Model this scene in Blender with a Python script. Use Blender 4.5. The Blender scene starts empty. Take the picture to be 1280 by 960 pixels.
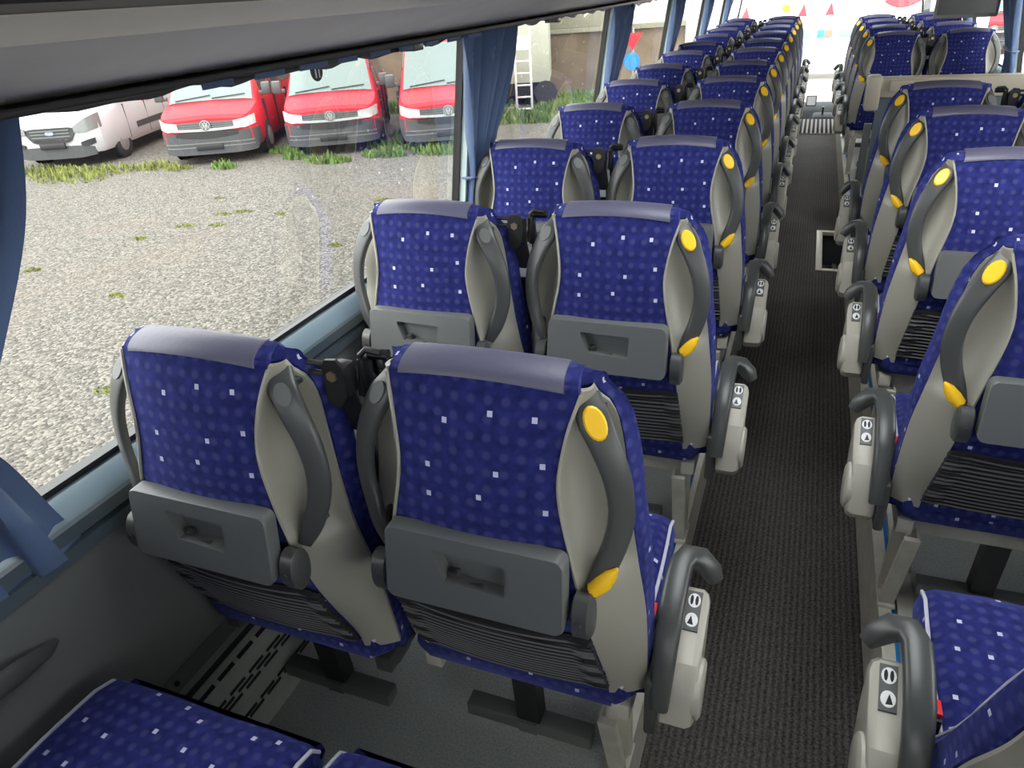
import bpy, bmesh, math, random
import numpy as np
from mathutils import Vector, Matrix
random.seed(7)
PI = math.pi
SC = bpy.context.scene
COL = SC.collection

# ------------------------------------------------------------------ camera
cam_d = bpy.data.cameras.new('camera'); cam = bpy.data.objects.new('camera', cam_d); COL.objects.link(cam)
cam_d.sensor_width = 36; cam_d.lens = 890 / 1280 * 36; cam_d.clip_start = .02; cam_d.clip_end = 500
Rc = ((0.93194806, 0.12129131, -0.34170343), (0.35704228, -0.47122332, 0.80651683), (-0.06319515, -0.87363437, -0.48246178))
CAMZ = 1.45
cam.matrix_world = Matrix(((Rc[0][0], -Rc[0][1], -Rc[0][2], 0), (Rc[1][0], -Rc[1][1], -Rc[1][2], 0),
                           (Rc[2][0], -Rc[2][1], -Rc[2][2], CAMZ), (0, 0, 0, 1)))
SC.camera = cam
# ------------------------------------------------------------------ light
SC.cycles.diffuse_bounces = 8
SC.view_settings.view_transform = 'Standard'; SC.view_settings.look = 'None'
SC.view_settings.exposure = 1.35; SC.view_settings.gamma = 1.0; SC.view_settings.use_curve_mapping = False
W = bpy.data.worlds.new('overcast_sky'); SC.world = W; W.use_nodes = True
nt = W.node_tree; bg = nt.nodes['Background']
bg.inputs['Color'].default_value = (0.96, 0.98, 1.0, 1); bg.inputs['Strength'].default_value = 3.6
sun_d = bpy.data.lights.new('sun', 'SUN'); sun_d.energy = 1.5; sun_d.angle = math.radians(25); sun_d.color = (1, .96, .9)
sun = bpy.data.objects.new('sun', sun_d); COL.objects.link(sun); sun.rotation_euler = (math.radians(38), math.radians(-28), 0)

# ------------------------------------------------------------------ materials
def srgb(r, g, b):
    f = lambda c: (c / 255 / 12.92) if c / 255 <= .04045 else ((c / 255 + .055) / 1.055) ** 2.4
    return (f(r), f(g), f(b), 1)

def mat(name, col, rough=.5, metal=0, spec=.5, sheen=0, bump=0, bscale=200, var=0, vscale=6, coat=0):
    m = bpy.data.materials.new(name); m.use_nodes = True
    t = m.node_tree; p = t.nodes['Principled BSDF']
    p.inputs['Base Color'].default_value = col if len(col) == 4 else (*col, 1)
    p.inputs['Roughness'].default_value = rough; p.inputs['Metallic'].default_value = metal
    p.inputs['Specular IOR Level'].default_value = spec
    p.inputs['Sheen Weight'].default_value = sheen; p.inputs['Coat Weight'].default_value = coat
    tc = t.nodes.new('ShaderNodeTexCoord')
    if bump:
        n = t.nodes.new('ShaderNodeTexNoise'); n.inputs['Scale'].default_value = bscale; n.inputs['Detail'].default_value = 3
        t.links.new(tc.outputs['Object'], n.inputs['Vector'])
        b = t.nodes.new('ShaderNodeBump'); b.inputs['Strength'].default_value = bump; b.inputs['Distance'].default_value = .002
        t.links.new(n.outputs['Fac'], b.inputs['Height']); t.links.new(b.outputs['Normal'], p.inputs['Normal'])
    if var:
        n = t.nodes.new('ShaderNodeTexNoise'); n.inputs['Scale'].default_value = vscale; n.inputs['Detail'].default_value = 4
        t.links.new(tc.outputs['Object'], n.inputs['Vector'])
        r = t.nodes.new('ShaderNodeMapRange'); r.inputs['From Min'].default_value = .3; r.inputs['From Max'].default_value = .7
        r.inputs['To Min'].default_value = 1 - var; r.inputs['To Max'].default_value = 1 + var
        t.links.new(n.outputs['Fac'], r.inputs['Value'])
        x = t.nodes.new('ShaderNodeVectorMath'); x.operation = 'SCALE'
        x.inputs[0].default_value = p.inputs['Base Color'].default_value[:3]
        t.links.new(r.outputs['Result'], x.inputs['Scale']); t.links.new(x.outputs['Vector'], p.inputs['Base Color'])
    return m

def glass(name, tint=(.9, .96, .93), rough=0.0, refl=.06):
    m = bpy.data.materials.new(name); m.use_nodes = True; t = m.node_tree; t.nodes.clear()
    o = t.nodes.new('ShaderNodeOutputMaterial'); mx = t.nodes.new('ShaderNodeMixShader')
    a = t.nodes.new('ShaderNodeBsdfTransparent'); a.inputs['Color'].default_value = (*tint, 1)
    g = t.nodes.new('ShaderNodeBsdfGlossy'); g.inputs['Roughness'].default_value = rough
    lw = t.nodes.new('ShaderNodeLayerWeight'); lw.inputs['Blend'].default_value = .18
    ma = t.nodes.new('ShaderNodeMath'); ma.operation = 'MULTIPLY_ADD'; ma.inputs[1].default_value = .22; ma.inputs[2].default_value = refl * .4
    t.links.new(lw.outputs['Fresnel'], ma.inputs[0]); t.links.new(ma.outputs[0], mx.inputs['Fac'])
    t.links.new(a.outputs[0], mx.inputs[1]); t.links.new(g.outputs[0], mx.inputs[2]); t.links.new(mx.outputs[0], o.inputs['Surface'])
    return m

def fabric():
    """dark blue moquette: a grid of small embossed dots and scattered pale squares, on UV in metres"""
    m = bpy.data.materials.new('blue_moquette'); m.use_nodes = True; t = m.node_tree; p = t.nodes['Principled BSDF']
    N = t.nodes.new; L = t.links.new
    def mth(op, a, b=None, c=None):
        n = N('ShaderNodeMath'); n.operation = op
        for i, v in enumerate((a, b, c)):
            if v is None: continue
            if isinstance(v, (int, float)): n.inputs[i].default_value = v
            else: L(v, n.inputs[i])
        return n.outputs[0]
    tc = N('ShaderNodeTexCoord'); sx = N('ShaderNodeSeparateXYZ'); L(tc.outputs['UV'], sx.inputs[0])
    G = .0245
    u = mth('DIVIDE', sx.outputs[0], G); v = mth('DIVIDE', sx.outputs[1], G)
    fu = mth('ABSOLUTE', mth('SUBTRACT', mth('FRACT', u), .5)); fv = mth('ABSOLUTE', mth('SUBTRACT', mth('FRACT', v), .5))
    # emboss dots
    r2 = mth('SQRT', mth('ADD', mth('MULTIPLY', fu, fu), mth('MULTIPLY', fv, fv)))
    nz = N('ShaderNodeTexNoise'); nz.inputs['Scale'].default_value = 900; nz.inputs['Detail'].default_value = 1; L(tc.outputs['UV'], nz.inputs['Vector'])
    r2n = mth('ADD', r2, mth('MULTIPLY', mth('SUBTRACT', nz.outputs['Fac'], .5), .35))
    dot = N('ShaderNodeMapRange'); dot.interpolation_type = 'SMOOTHSTEP'; L(r2n, dot.inputs['Value'])
    dot.inputs['From Min'].default_value = .34; dot.inputs['From Max'].default_value = .12
    # pale squares: every 3x3 block of cells gets one at a random cell
    K = 2.9
    bu = mth('FLOOR', mth('DIVIDE', u, K)); bv = mth('FLOOR', mth('DIVIDE', v, K))
    cb = N('ShaderNodeCombineXYZ'); L(bu, cb.inputs[0]); L(bv, cb.inputs[1])
    wn = N('ShaderNodeTexWhiteNoise'); wn.noise_dimensions = '2D'; L(cb.outputs[0], wn.inputs['Vector'])
    sc = N('ShaderNodeSeparateColor'); L(wn.outputs['Color'], sc.inputs[0])
    px = mth('MULTIPLY_ADD', sc.outputs[0], K * .62, K * .19); py = mth('MULTIPLY_ADD', sc.outputs[1], K * .62, K * .19)
    lu = mth('SUBTRACT', u, mth('MULTIPLY', bu, K)); lv = mth('SUBTRACT', v, mth('MULTIPLY', bv, K))
    du = mth('ABSOLUTE', mth('SUBTRACT', lu, px)); dv = mth('ABSOLUTE', mth('SUBTRACT', lv, py))
    sq = mth('LESS_THAN', mth('MAXIMUM', du, mth('MULTIPLY', dv, .92)), .15)
    fib = N('ShaderNodeTexNoise'); fib.inputs['Scale'].default_value = 55; fib.inputs['Detail'].default_value = 5; L(tc.outputs['UV'], fib.inputs['Vector'])
    base = N('ShaderNodeMix'); base.data_type = 'RGBA'
    base.inputs['A'].default_value = (.010, .0125, .082, 1); base.inputs['B'].default_value = (.024, .030, .175, 1)
    fr = N('ShaderNodeMapRange'); L(fib.outputs['Fac'], fr.inputs['Value']); fr.inputs['From Min'].default_value = .3; fr.inputs['From Max'].default_value = .7
    L(fr.outputs[0], base.inputs['Factor'])
    m1 = N('ShaderNodeMix'); m1.data_type = 'RGBA'; L(base.outputs['Result'], m1.inputs['A']); m1.inputs['B'].default_value = (.055, .06, .19, 1)
    L(mth('MULTIPLY', dot.outputs[0], .7), m1.inputs['Factor'])
    m2 = N('ShaderNodeMix'); m2.data_type = 'RGBA'; L(m1.outputs['Result'], m2.inputs['A']); m2.inputs['B'].default_value = (.55, .55, .74, 1)
    L(sq, m2.inputs['Factor']); L(m2.outputs['Result'], p.inputs['Base Color'])
    p.inputs['Roughness'].default_value = .9; p.inputs['Specular IOR Level'].default_value = .15
    p.inputs['Sheen Weight'].default_value = .25; p.inputs['Sheen Roughness'].default_value = .45; p.inputs['Sheen Tint'].default_value = (.3, .35, 1, 1)
    h = mth('ADD', mth('MULTIPLY', dot.outputs[0], -.8), mth('MULTIPLY', nz.outputs['Fac'], .5))
    b = N('ShaderNodeBump'); b.inputs['Strength'].default_value = .5; b.inputs['Distance'].default_value = .0015
    L(h, b.inputs['Height']); L(b.outputs['Normal'], p.inputs['Normal'])
    return m

def carpet():
    m = bpy.data.materials.new('ribbed_carpet'); m.use_nodes = True; t = m.node_tree; p = t.nodes['Principled BSDF']
    N = t.nodes.new; L = t.links.new
    tc = N('ShaderNodeTexCoord'); sx = N('ShaderNodeSeparateXYZ'); L(tc.outputs['Object'], sx.inputs[0])
    w = N('ShaderNodeMath'); w.operation = 'MULTIPLY'; w.inputs[1].default_value = 2 * PI / .017; L(sx.outputs[0], w.inputs[0])
    s = N('ShaderNodeMath'); s.operation = 'SINE'; L(w.outputs[0], s.inputs[0])
    n = N('ShaderNodeTexNoise'); n.inputs['Scale'].default_value = 160; n.inputs['Detail'].default_value = 4; L(tc.outputs['Object'], n.inputs['Vector'])
    n2 = N('ShaderNodeTexNoise'); n2.inputs['Scale'].default_value = 1.6; n2.inputs['Detail'].default_value = 3; L(tc.outputs['Object'], n2.inputs['Vector'])
    a = N('ShaderNodeMath'); a.operation = 'MULTIPLY_ADD'; L(s.outputs[0], a.inputs[0]); a.inputs[1].default_value = .10; L(n.outputs['Fac'], a.inputs[2])
    a2 = N('ShaderNodeMath'); a2.operation = 'MULTIPLY_ADD'; L(n2.outputs['Fac'], a2.inputs[0]); a2.inputs[1].default_value = .35; L(a.outputs[0], a2.inputs[2])
    r = N('ShaderNodeMix'); r.data_type = 'RGBA'; r.inputs['A'].default_value = (.015, .014, .0132, 1); r.inputs['B'].default_value = (.13, .118, .111, 1)
    mr = N('ShaderNodeMapRange'); L(a2.outputs[0], mr.inputs['Value']); mr.inputs['From Min'].default_value = .42; mr.inputs['From Max'].default_value = 1.05
    L(mr.outputs[0], r.inputs['Factor']); L(r.outputs['Result'], p.inputs['Base Color'])
    p.inputs['Roughness'].default_value = .95; p.inputs['Specular IOR Level'].default_value = .2
    b = N('ShaderNodeBump'); b.inputs['Strength'].default_value = .8; b.inputs['Distance'].default_value = .003
    L(a.outputs[0], b.inputs['Height']); L(b.outputs['Normal'], p.inputs['Normal'])
    return m

def gravel():
    m = bpy.data.materials.new('gravel_yard'); m.use_nodes = True; t = m.node_tree; p = t.nodes['Principled BSDF']
    N = t.nodes.new; L = t.links.new
    tc = N('ShaderNodeTexCoord')
    v = N('ShaderNodeTexVoronoi'); v.inputs['Scale'].default_value = 38; L(tc.outputs['Object'], v.inputs['Vector'])
    sc = N('ShaderNodeSeparateColor'); L(v.outputs['Color'], sc.inputs[0])
    cr = N('ShaderNodeValToRGB'); L(sc.outputs[0], cr.inputs[0])
    e = cr.color_ramp.elements; e[0].color = (.042, .039, .033, 1); e[1].color = (.178, .163, .140, 1)
    x = e.new(.5); x.color = (.096, .088, .074, 1)
    n = N('ShaderNodeTexNoise'); n.inputs['Scale'].default_value = .35; n.inputs['Detail'].default_value = 6; L(tc.outputs['Object'], n.inputs['Vector'])
    mr = N('ShaderNodeMapRange'); L(n.outputs['Fac'], mr.inputs['Value']); mr.inputs['From Min'].default_value = .52; mr.inputs['From Max'].default_value = .68
    m1 = N('ShaderNodeMix'); m1.data_type = 'RGBA'; L(cr.outputs[0], m1.inputs['A']); m1.inputs['B'].default_value = (.130, .098, .074, 1)
    q = N('ShaderNodeMath'); q.operation = 'MULTIPLY'; q.inputs[1].default_value = .5; L(mr.outputs[0], q.inputs[0]); L(q.outputs[0], m1.inputs['Factor'])
    n2 = N('ShaderNodeTexNoise'); n2.inputs['Scale'].default_value = .9; n2.inputs['Detail'].default_value = 8; n2.inputs['Roughness'].default_value = .7; L(tc.outputs['Object'], n2.inputs['Vector'])
    mr2 = N('ShaderNodeMapRange'); L(n2.outputs['Fac'], mr2.inputs['Value']); mr2.inputs['From Min'].default_value = .63; mr2.inputs['From Max'].default_value = .72
    m2 = N('ShaderNodeMix'); m2.data_type = 'RGBA'; L(m1.outputs['Result'], m2.inputs['A']); m2.inputs['B'].default_value = (.10, .12, .03, 1)
    q2 = N('ShaderNodeMath'); q2.operation = 'MULTIPLY'; q2.inputs[1].default_value = .6; L(mr2.outputs[0], q2.inputs[0]); L(q2.outputs[0], m2.inputs['Factor'])
    L(m2.outputs['Result'], p.inputs['Base Color']); p.inputs['Roughness'].default_value = .95
    b = N('ShaderNodeBump'); b.inputs['Strength'].default_value = .9; b.inputs['Distance'].default_value = .03; b.invert = True
    L(v.outputs['Distance'], b.inputs['Height']); L(b.outputs['Normal'], p.inputs['Normal'])
    return m

M = dict(
    fabric=fabric(), carpet=carpet(), gravel=gravel(),
    leather=mat('purple_grey_leather', (0.09945, 0.09558, 0.153), .42, bump=.25, bscale=120),
    piping=mat('pale_piping', (.5, .5, .6), .6),
    shell=mat('beige_grey_plastic', (0.3182, 0.3053, 0.258), .38, bump=.06, bscale=500),
    housing=mat('ivory_plastic', (0.4576, 0.4312, 0.3696), .4),
    grey=mat('slate_grey_plastic', (0.117, 0.1232, 0.1209), .42, bump=.08, bscale=600),
    greydark=mat('dark_grey_plastic', (0.05967, 0.06197, 0.06043), .36),
    black=mat('black_plastic', (.012, .012, .013), .45),
    yellow=mat('yellow_plastic', (.95, .55, .01), .4),
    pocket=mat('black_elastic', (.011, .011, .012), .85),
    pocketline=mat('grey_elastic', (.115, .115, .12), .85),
    belt=mat('black_webbing', (0.01, 0.01, 0.012), .6),
    chrome=mat('chrome', (.75, .75, .75), .2, metal=1),
    brass=mat('bolt_metal', (.55, .45, .25), .35, metal=1),
    red=mat('red_plastic', (.75, .02, .03), .4),
    white=mat('white_print', (.85, .85, .85), .5),
    vinyl=mat('grey_floor_vinyl', (0.378, 0.406, 0.392), .5, bump=.05, bscale=300, var=.22, vscale=200),
    metal=mat('beige_painted_metal', (0.522, 0.4995, 0.432), .42, var=.12, vscale=20),
    alu=mat('aluminium_strip', (.55, .54, .52), .35, metal=.7),
    blue_line=mat('blue_strip', (.02, .2, .5), .4),
    heater=mat('grey_heater_cover', (0.396, 0.4015, 0.3795), .45, var=.08, vscale=15),
    wall=mat('dark_grey_wall_lining', (.10, .104, .106), .75, bump=.4, bscale=350),
    sill=mat('blue_grey_sill', (0.1445, 0.204, 0.2465), .3),
    silldark=mat('dark_blue_grey_sill', (0.063, 0.0855, 0.1035), .4),
    pillar=mat('pale_blue_pillar_lining', (0.425, 0.527, 0.5185), .5),
    rack=mat('beige_grey_lining', (.80, .765, .70), .65, bump=.15, bscale=500, var=.05),
    rackedge=mat('brushed_beige_strip', (.86, .80, .67), .4, var=.10, vscale=5),
    ceiling=mat('pale_ceiling_lining', (.6, .58, .54), .8),
    curtain=mat('blue_curtain', (0.068, 0.112, 0.224), .8, sheen=.3, bump=.3, bscale=300),
    rubber=mat('black_rubber', (.015, .015, .016), .95, spec=.05),
    gasket=mat('black_window_seal', (.008, .008, .009), .4),
    pane=glass('tinted_coach_glass', (.645, .655, .63)), clear=glass('clear_glass', (.93, .96, .95)),
    carglass=mat('dark_windscreen', (.13, .165, .155), .2, spec=.35),
    sideglass=mat('dark_side_glass', (.03, .035, .035), .06, spec=.8),
    carred=mat('red_paint', (0.4, 0.0144, 0.024), .55, spec=.3),
    carwhite=mat('white_paint', (0.4, 0.4, 0.4), .35, coat=.2),
    lampdark=mat('grey_lamp_lens', (.14, .145, .14), .15, spec=.8),
    bumper=mat('grey_bumper_plastic', (0.044, 0.0464, 0.048), .6),
    lamp=mat('clear_lamp_lens', (.36, .37, .36), .1, spec=.8),
    concrete=mat('stained_concrete', (0.216, 0.208, 0.152), .9, var=.3, vscale=.7),
    brown=mat('brown_stained_concrete', (0.16, 0.12, 0.08), .9, var=.35, vscale=1.2),
    box=mat('pale_container_panel', (0.336, 0.344, 0.272), .6, var=.1, vscale=2),
    grass=mat('grass_blades', (0.08, 0.136, 0.024), .8, var=.4, vscale=3),
    dryweed=mat('yellow_green_weed', (0.136, 0.152, 0.032), .8, var=.3, vscale=4),
    ladder=mat('ladder_aluminium', (0.48, 0.48, 0.464), .4, metal=.3),
    screen=mat('monitor_screen', (.012, .012, .012), .2),
    bezel=mat('grey_bezel', (.20, .20, .20), .4),
    coach=mat('white_coach_paint', (0.765, 0.756, 0.747), .35, coat=.3),
    steelblue=mat('steel_blue_trim', (.12, .16, .22), .4),
    tyre=mat('tyre_rubber', (.02, .02, .02), .8),
    rim=mat('steel_rim', (.35, .35, .35), .4, metal=.6),
    partition=mat('blue_grey_partition', (0.1105, 0.136, 0.1615), .45),
    cream=mat('cream_plastic', (0.4675, 0.4165, 0.323), .45),
    mint=mat('yellowish_tube', (.45, .42, .22), .4),
    matlight=mat('pale_rubber_mat', (.30, .29, .27), .95, spec=.05), tread=mat('dark_step_tread', (.06, .065, .07), .9, spec=.1),
    paving=mat('pale_concrete_paving', (0.51, 0.493, 0.459), .9, var=.1, vscale=.6),
)

# ------------------------------------------------------------------ mesh helpers
def catmull(xs, ys):
    xs = list(xs); ys = list(ys)
    def f(x):
        if x <= xs[0]: return ys[0]
        if x >= xs[-1]: return ys[-1]
        i = max(k for k in range(len(xs)) if xs[k] <= x); i = min(i, len(xs) - 2)
        def sl(k):
            if k == 0: return (ys[1] - ys[0]) / (xs[1] - xs[0])
            if k == len(xs) - 1: return (ys[-1] - ys[-2]) / (xs[-1] - xs[-2])
            return (ys[k + 1] - ys[k - 1]) / (xs[k + 1] - xs[k - 1])
        h = xs[i + 1] - xs[i]; t = (x - xs[i]) / h
        return ((2 * t**3 - 3 * t**2 + 1) * ys[i] + (t**3 - 2 * t**2 + t) * h * sl(i) + (-2 * t**3 + 3 * t**2) * ys[i + 1] + (t**3 - t**2) * h * sl(i + 1))
    return f

class MB:
    def __init__(s): s.v = []; s.f = []; s.m = []; s.cur = 0
    def add(s, v, f):
        o = len(s.v); s.v += [tuple(p) for p in v]; s.f += [tuple(i + o for i in q) for q in f]; s.m += [s.cur] * len(f); return s
    def mat(s, i): s.cur = i; return s
    def box(s, x0, x1, y0, y1, z0, z1, bev=0, seg=2, rot=None, piv=None):
        bm = bmesh.new(); bmesh.ops.create_cube(bm, size=1)
        for p in bm.verts:
            p.co = Vector(((x0 + x1) / 2 + p.co.x * (x1 - x0), (y0 + y1) / 2 + p.co.y * (y1 - y0), (z0 + z1) / 2 + p.co.z * (z1 - z0)))
        if bev: bmesh.ops.bevel(bm, geom=bm.edges[:], offset=bev, segments=seg, profile=.5, affect='EDGES', clamp_overlap=True)
        if rot:
            mt = Matrix.Rotation(rot[0], 4, rot[1]); pv = Vector(piv or ((x0 + x1) / 2, (y0 + y1) / 2, (z0 + z1) / 2))
            for p in bm.verts: p.co = mt @ (p.co - pv) + pv
        bm.verts.index_update()
        s.add([p.co[:] for p in bm.verts], [[q.index for q in f.verts] for f in bm.faces]); bm.free(); return s
    def loft(s, rings, closed=True, caps=True):
        n = len(rings[0]); v = [p for r in rings for p in r]; f = []
        for i in range(len(rings) - 1):
            for j in range(n if closed else n - 1):
                a = i * n + j; b = i * n + (j + 1) % n; f.append((a, b, b + n, a + n))
        if caps and closed:
            f.append(tuple(range(n - 1, -1, -1))); f.append(tuple((len(rings) - 1) * n + j for j in range(n)))
        return s.add(v, f)
    def tube(s, path, r, n=8, up=(0, 0, 1), rb=None, caps=True):
        """r, rb: radius (or list) along the two axes of the section"""
        P = [Vector(p) for p in path]; rings = []
        for i, p in enumerate(P):
            T = (P[min(i + 1, len(P) - 1)] - P[max(i - 1, 0)]).normalized()
            U = Vector(up); A = (U - T * U.dot(T))
            if A.length < 1e-4: A = Vector((1, 0, 0)) - T * T.x
            A.normalize(); B = T.cross(A)
            ra = r[i] if isinstance(r, (list, tuple)) else r
            rbb = ra if rb is None else (rb[i] if isinstance(rb, (list, tuple)) else rb)
            rings.append([p + A * (ra * math.cos(2 * PI * k / n)) + B * (rbb * math.sin(2 * PI * k / n)) for k in range(n)])
        return s.loft(rings, True, caps)
    def band(s, path, ra, rb, n=14, up=(0, 0, 1), e=.55, caps=True):
        """like tube, with a rounded rectangular section"""
        P = [Vector(p) for p in path]; rings = []
        for i, p in enumerate(P):
            T = (P[min(i + 1, len(P) - 1)] - P[max(i - 1, 0)]).normalized()
            U = Vector(up); A = (U - T * U.dot(T)).normalized(); B = T.cross(A)
            sg = lambda c: math.copysign(abs(c) ** e, c)
            rings.append([p + A * (ra[i] * sg(math.cos(2 * PI * k / n))) + B * (rb[i] * sg(math.sin(2 * PI * k / n))) for k in range(n)])
        return s.loft(rings, True, caps)
    def prism(s, poly, axis, a, b):
        """poly in the two other axes (order x,y / x,z / y,z), extruded along axis from a to b"""
        def P(p, t): return {'x': (t, p[0], p[1]), 'y': (p[0], t, p[1]), 'z': (p[0], p[1], t)}[axis]
        return s.loft([[P(p, a) for p in poly], [P(p, b) for p in poly]])
    def disc(s, c, n, r, thick, up=(0, 0, 1), rb=None, seg=16):
        c = Vector(c); n = Vector(n).normalized()
        return s.tube([c, c + n * thick], r, seg, up, rb)
    def grid(s, fn, nu, nv):
        v = [fn(i / nu, j / nv) for j in range(nv + 1) for i in range(nu + 1)]
        f = [(j * (nu + 1) + i, j * (nu + 1) + i + 1, (j + 1) * (nu + 1) + i + 1, (j + 1) * (nu + 1) + i) for j in range(nv) for i in range(nu)]
        return s.add(v, f)
    def slab(s, fn, nu, nv, off):
        """a curved sheet with thickness: fn front, fn+off back"""
        off = Vector(off) if not callable(off) else off
        F = [[Vector(fn(i / nu, j / nv)) for i in range(nu + 1)] for j in range(nv + 1)]
        Bk = [[p + (off(i / nu, j / nv) if callable(off) else off) for i, p in enumerate(row)] for j, row in enumerate(F)]
        v = [p for r in F for p in r] + [p for r in Bk for p in r]; n = nu + 1; o = n * (nv + 1); f = []
        for j in range(nv):
            for i in range(nu):
                a = j * n + i; f.append((a, a + 1, a + n + 1, a + n)); f.append((o + a, o + a + n, o + a + n + 1, o + a + 1))
        for i in range(nu):
            f.append((i, o + i, o + i + 1, i + 1)); a = nv * n + i; f.append((a, a + 1, o + a + 1, o + a))
        for j in range(nv):
            a = j * n; f.append((a, a + n, o + a + n, o + a)); a = j * n + nu; f.append((a, o + a, o + a + n, a + n))
        return s.add(v, f)
    def mirror(s, cx=0):
        s.v = [(2 * cx - x, y, z) for x, y, z in s.v]; s.f = [q[::-1] for q in s.f]; return s
    def build(s, name, m, parent=None, angle=40, uv=False, loc=None):
        me = bpy.data.meshes.new(name); me.from_pydata(s.v, [], s.f)
        ms = m if isinstance(m, (list, tuple)) else [m]
        for q in ms: me.materials.append(M[q])
        if len(ms) > 1: me.polygons.foreach_set('material_index', s.m)
        bm = bmesh.new(); bm.from_mesh(me); bmesh.ops.recalc_face_normals(bm, faces=bm.faces[:]); bm.to_mesh(me); bm.free()
        if uv:
            ul = me.uv_layers.new(name='UVMap')
            for p in me.polygons:
                ax = max(range(3), key=lambda k: abs(p.normal[k]) * (1.15 if k == 1 else 1))
                for li in p.loop_indices:
                    c = me.vertices[me.loops[li].vertex_index].co
                    if ax == 0: w = (c.y + 3.17, c.z)
                    elif ax == 1: w = (c.x, c.z)
                    else: w = (c.x, c.y + 1.03)
                    ul.data[li].uv = (w[0] + 10 + uv, w[1] + 10 + uv * .7)
        me.shade_smooth(); me.set_sharp_from_angle(angle=math.radians(angle))
        o = bpy.data.objects.new(name, me); COL.objects.link(o)
        if parent: o.parent = parent
        if loc: o.location = loc
        return o

def tag(o, label=None, cat=None, group=None, kind=None):
    if label: o['label'] = label
    if cat: o['category'] = cat
    if group: o['group'] = group
    if kind: o['kind'] = kind
    return o
def empty(name, loc=(0, 0, 0), rz=0):
    o = bpy.data.objects.new(name, None); COL.objects.link(o); o.location = loc; o.rotation_euler = (0, 0, rz); o.empty_display_size = .1; return o
def dup(root):
    kids = {}
    for o in list(bpy.data.objects):
        if o.parent: kids.setdefault(o.parent.name, []).append(o)
    def rec(o, par):
        c = o.copy(); COL.objects.link(c); c.parent = par
        for k in kids.get(o.name, []): rec(k, c)
        return c
    return rec(root, None)

# ------------------------------------------------------------------ dimensions
CX = .066                                  # centre line of the coach
XL, XR = -.19, .322                        # podium edges
FZ, GZ = -.22, -1.2                        # aisle floor, yard
Y0, Y1 = -1.45, 11.6
def gx(z): return -1.10 + (z - .776) * .149      # left glass plane (tumblehome)
def mx(x): return 2 * CX - x
PIL = [.4, 2.2, 4.0, 5.8, 7.6, 9.4]

# ------------------------------------------------------------------ ground and shell
def ground():
    n = 2
    MB().grid(lambda u, v: (-60 + 130 * u, -30 + 110 * v, GZ), 26, 22).build('ground', 'gravel')
    tag(bpy.data.objects['ground'], kind='structure')
ground()
g = MB().box(-4.2, 12, 12.5, 40, GZ - .05, GZ + .012).build('ground_paving', 'paving'); tag(g, kind='structure')

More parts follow.
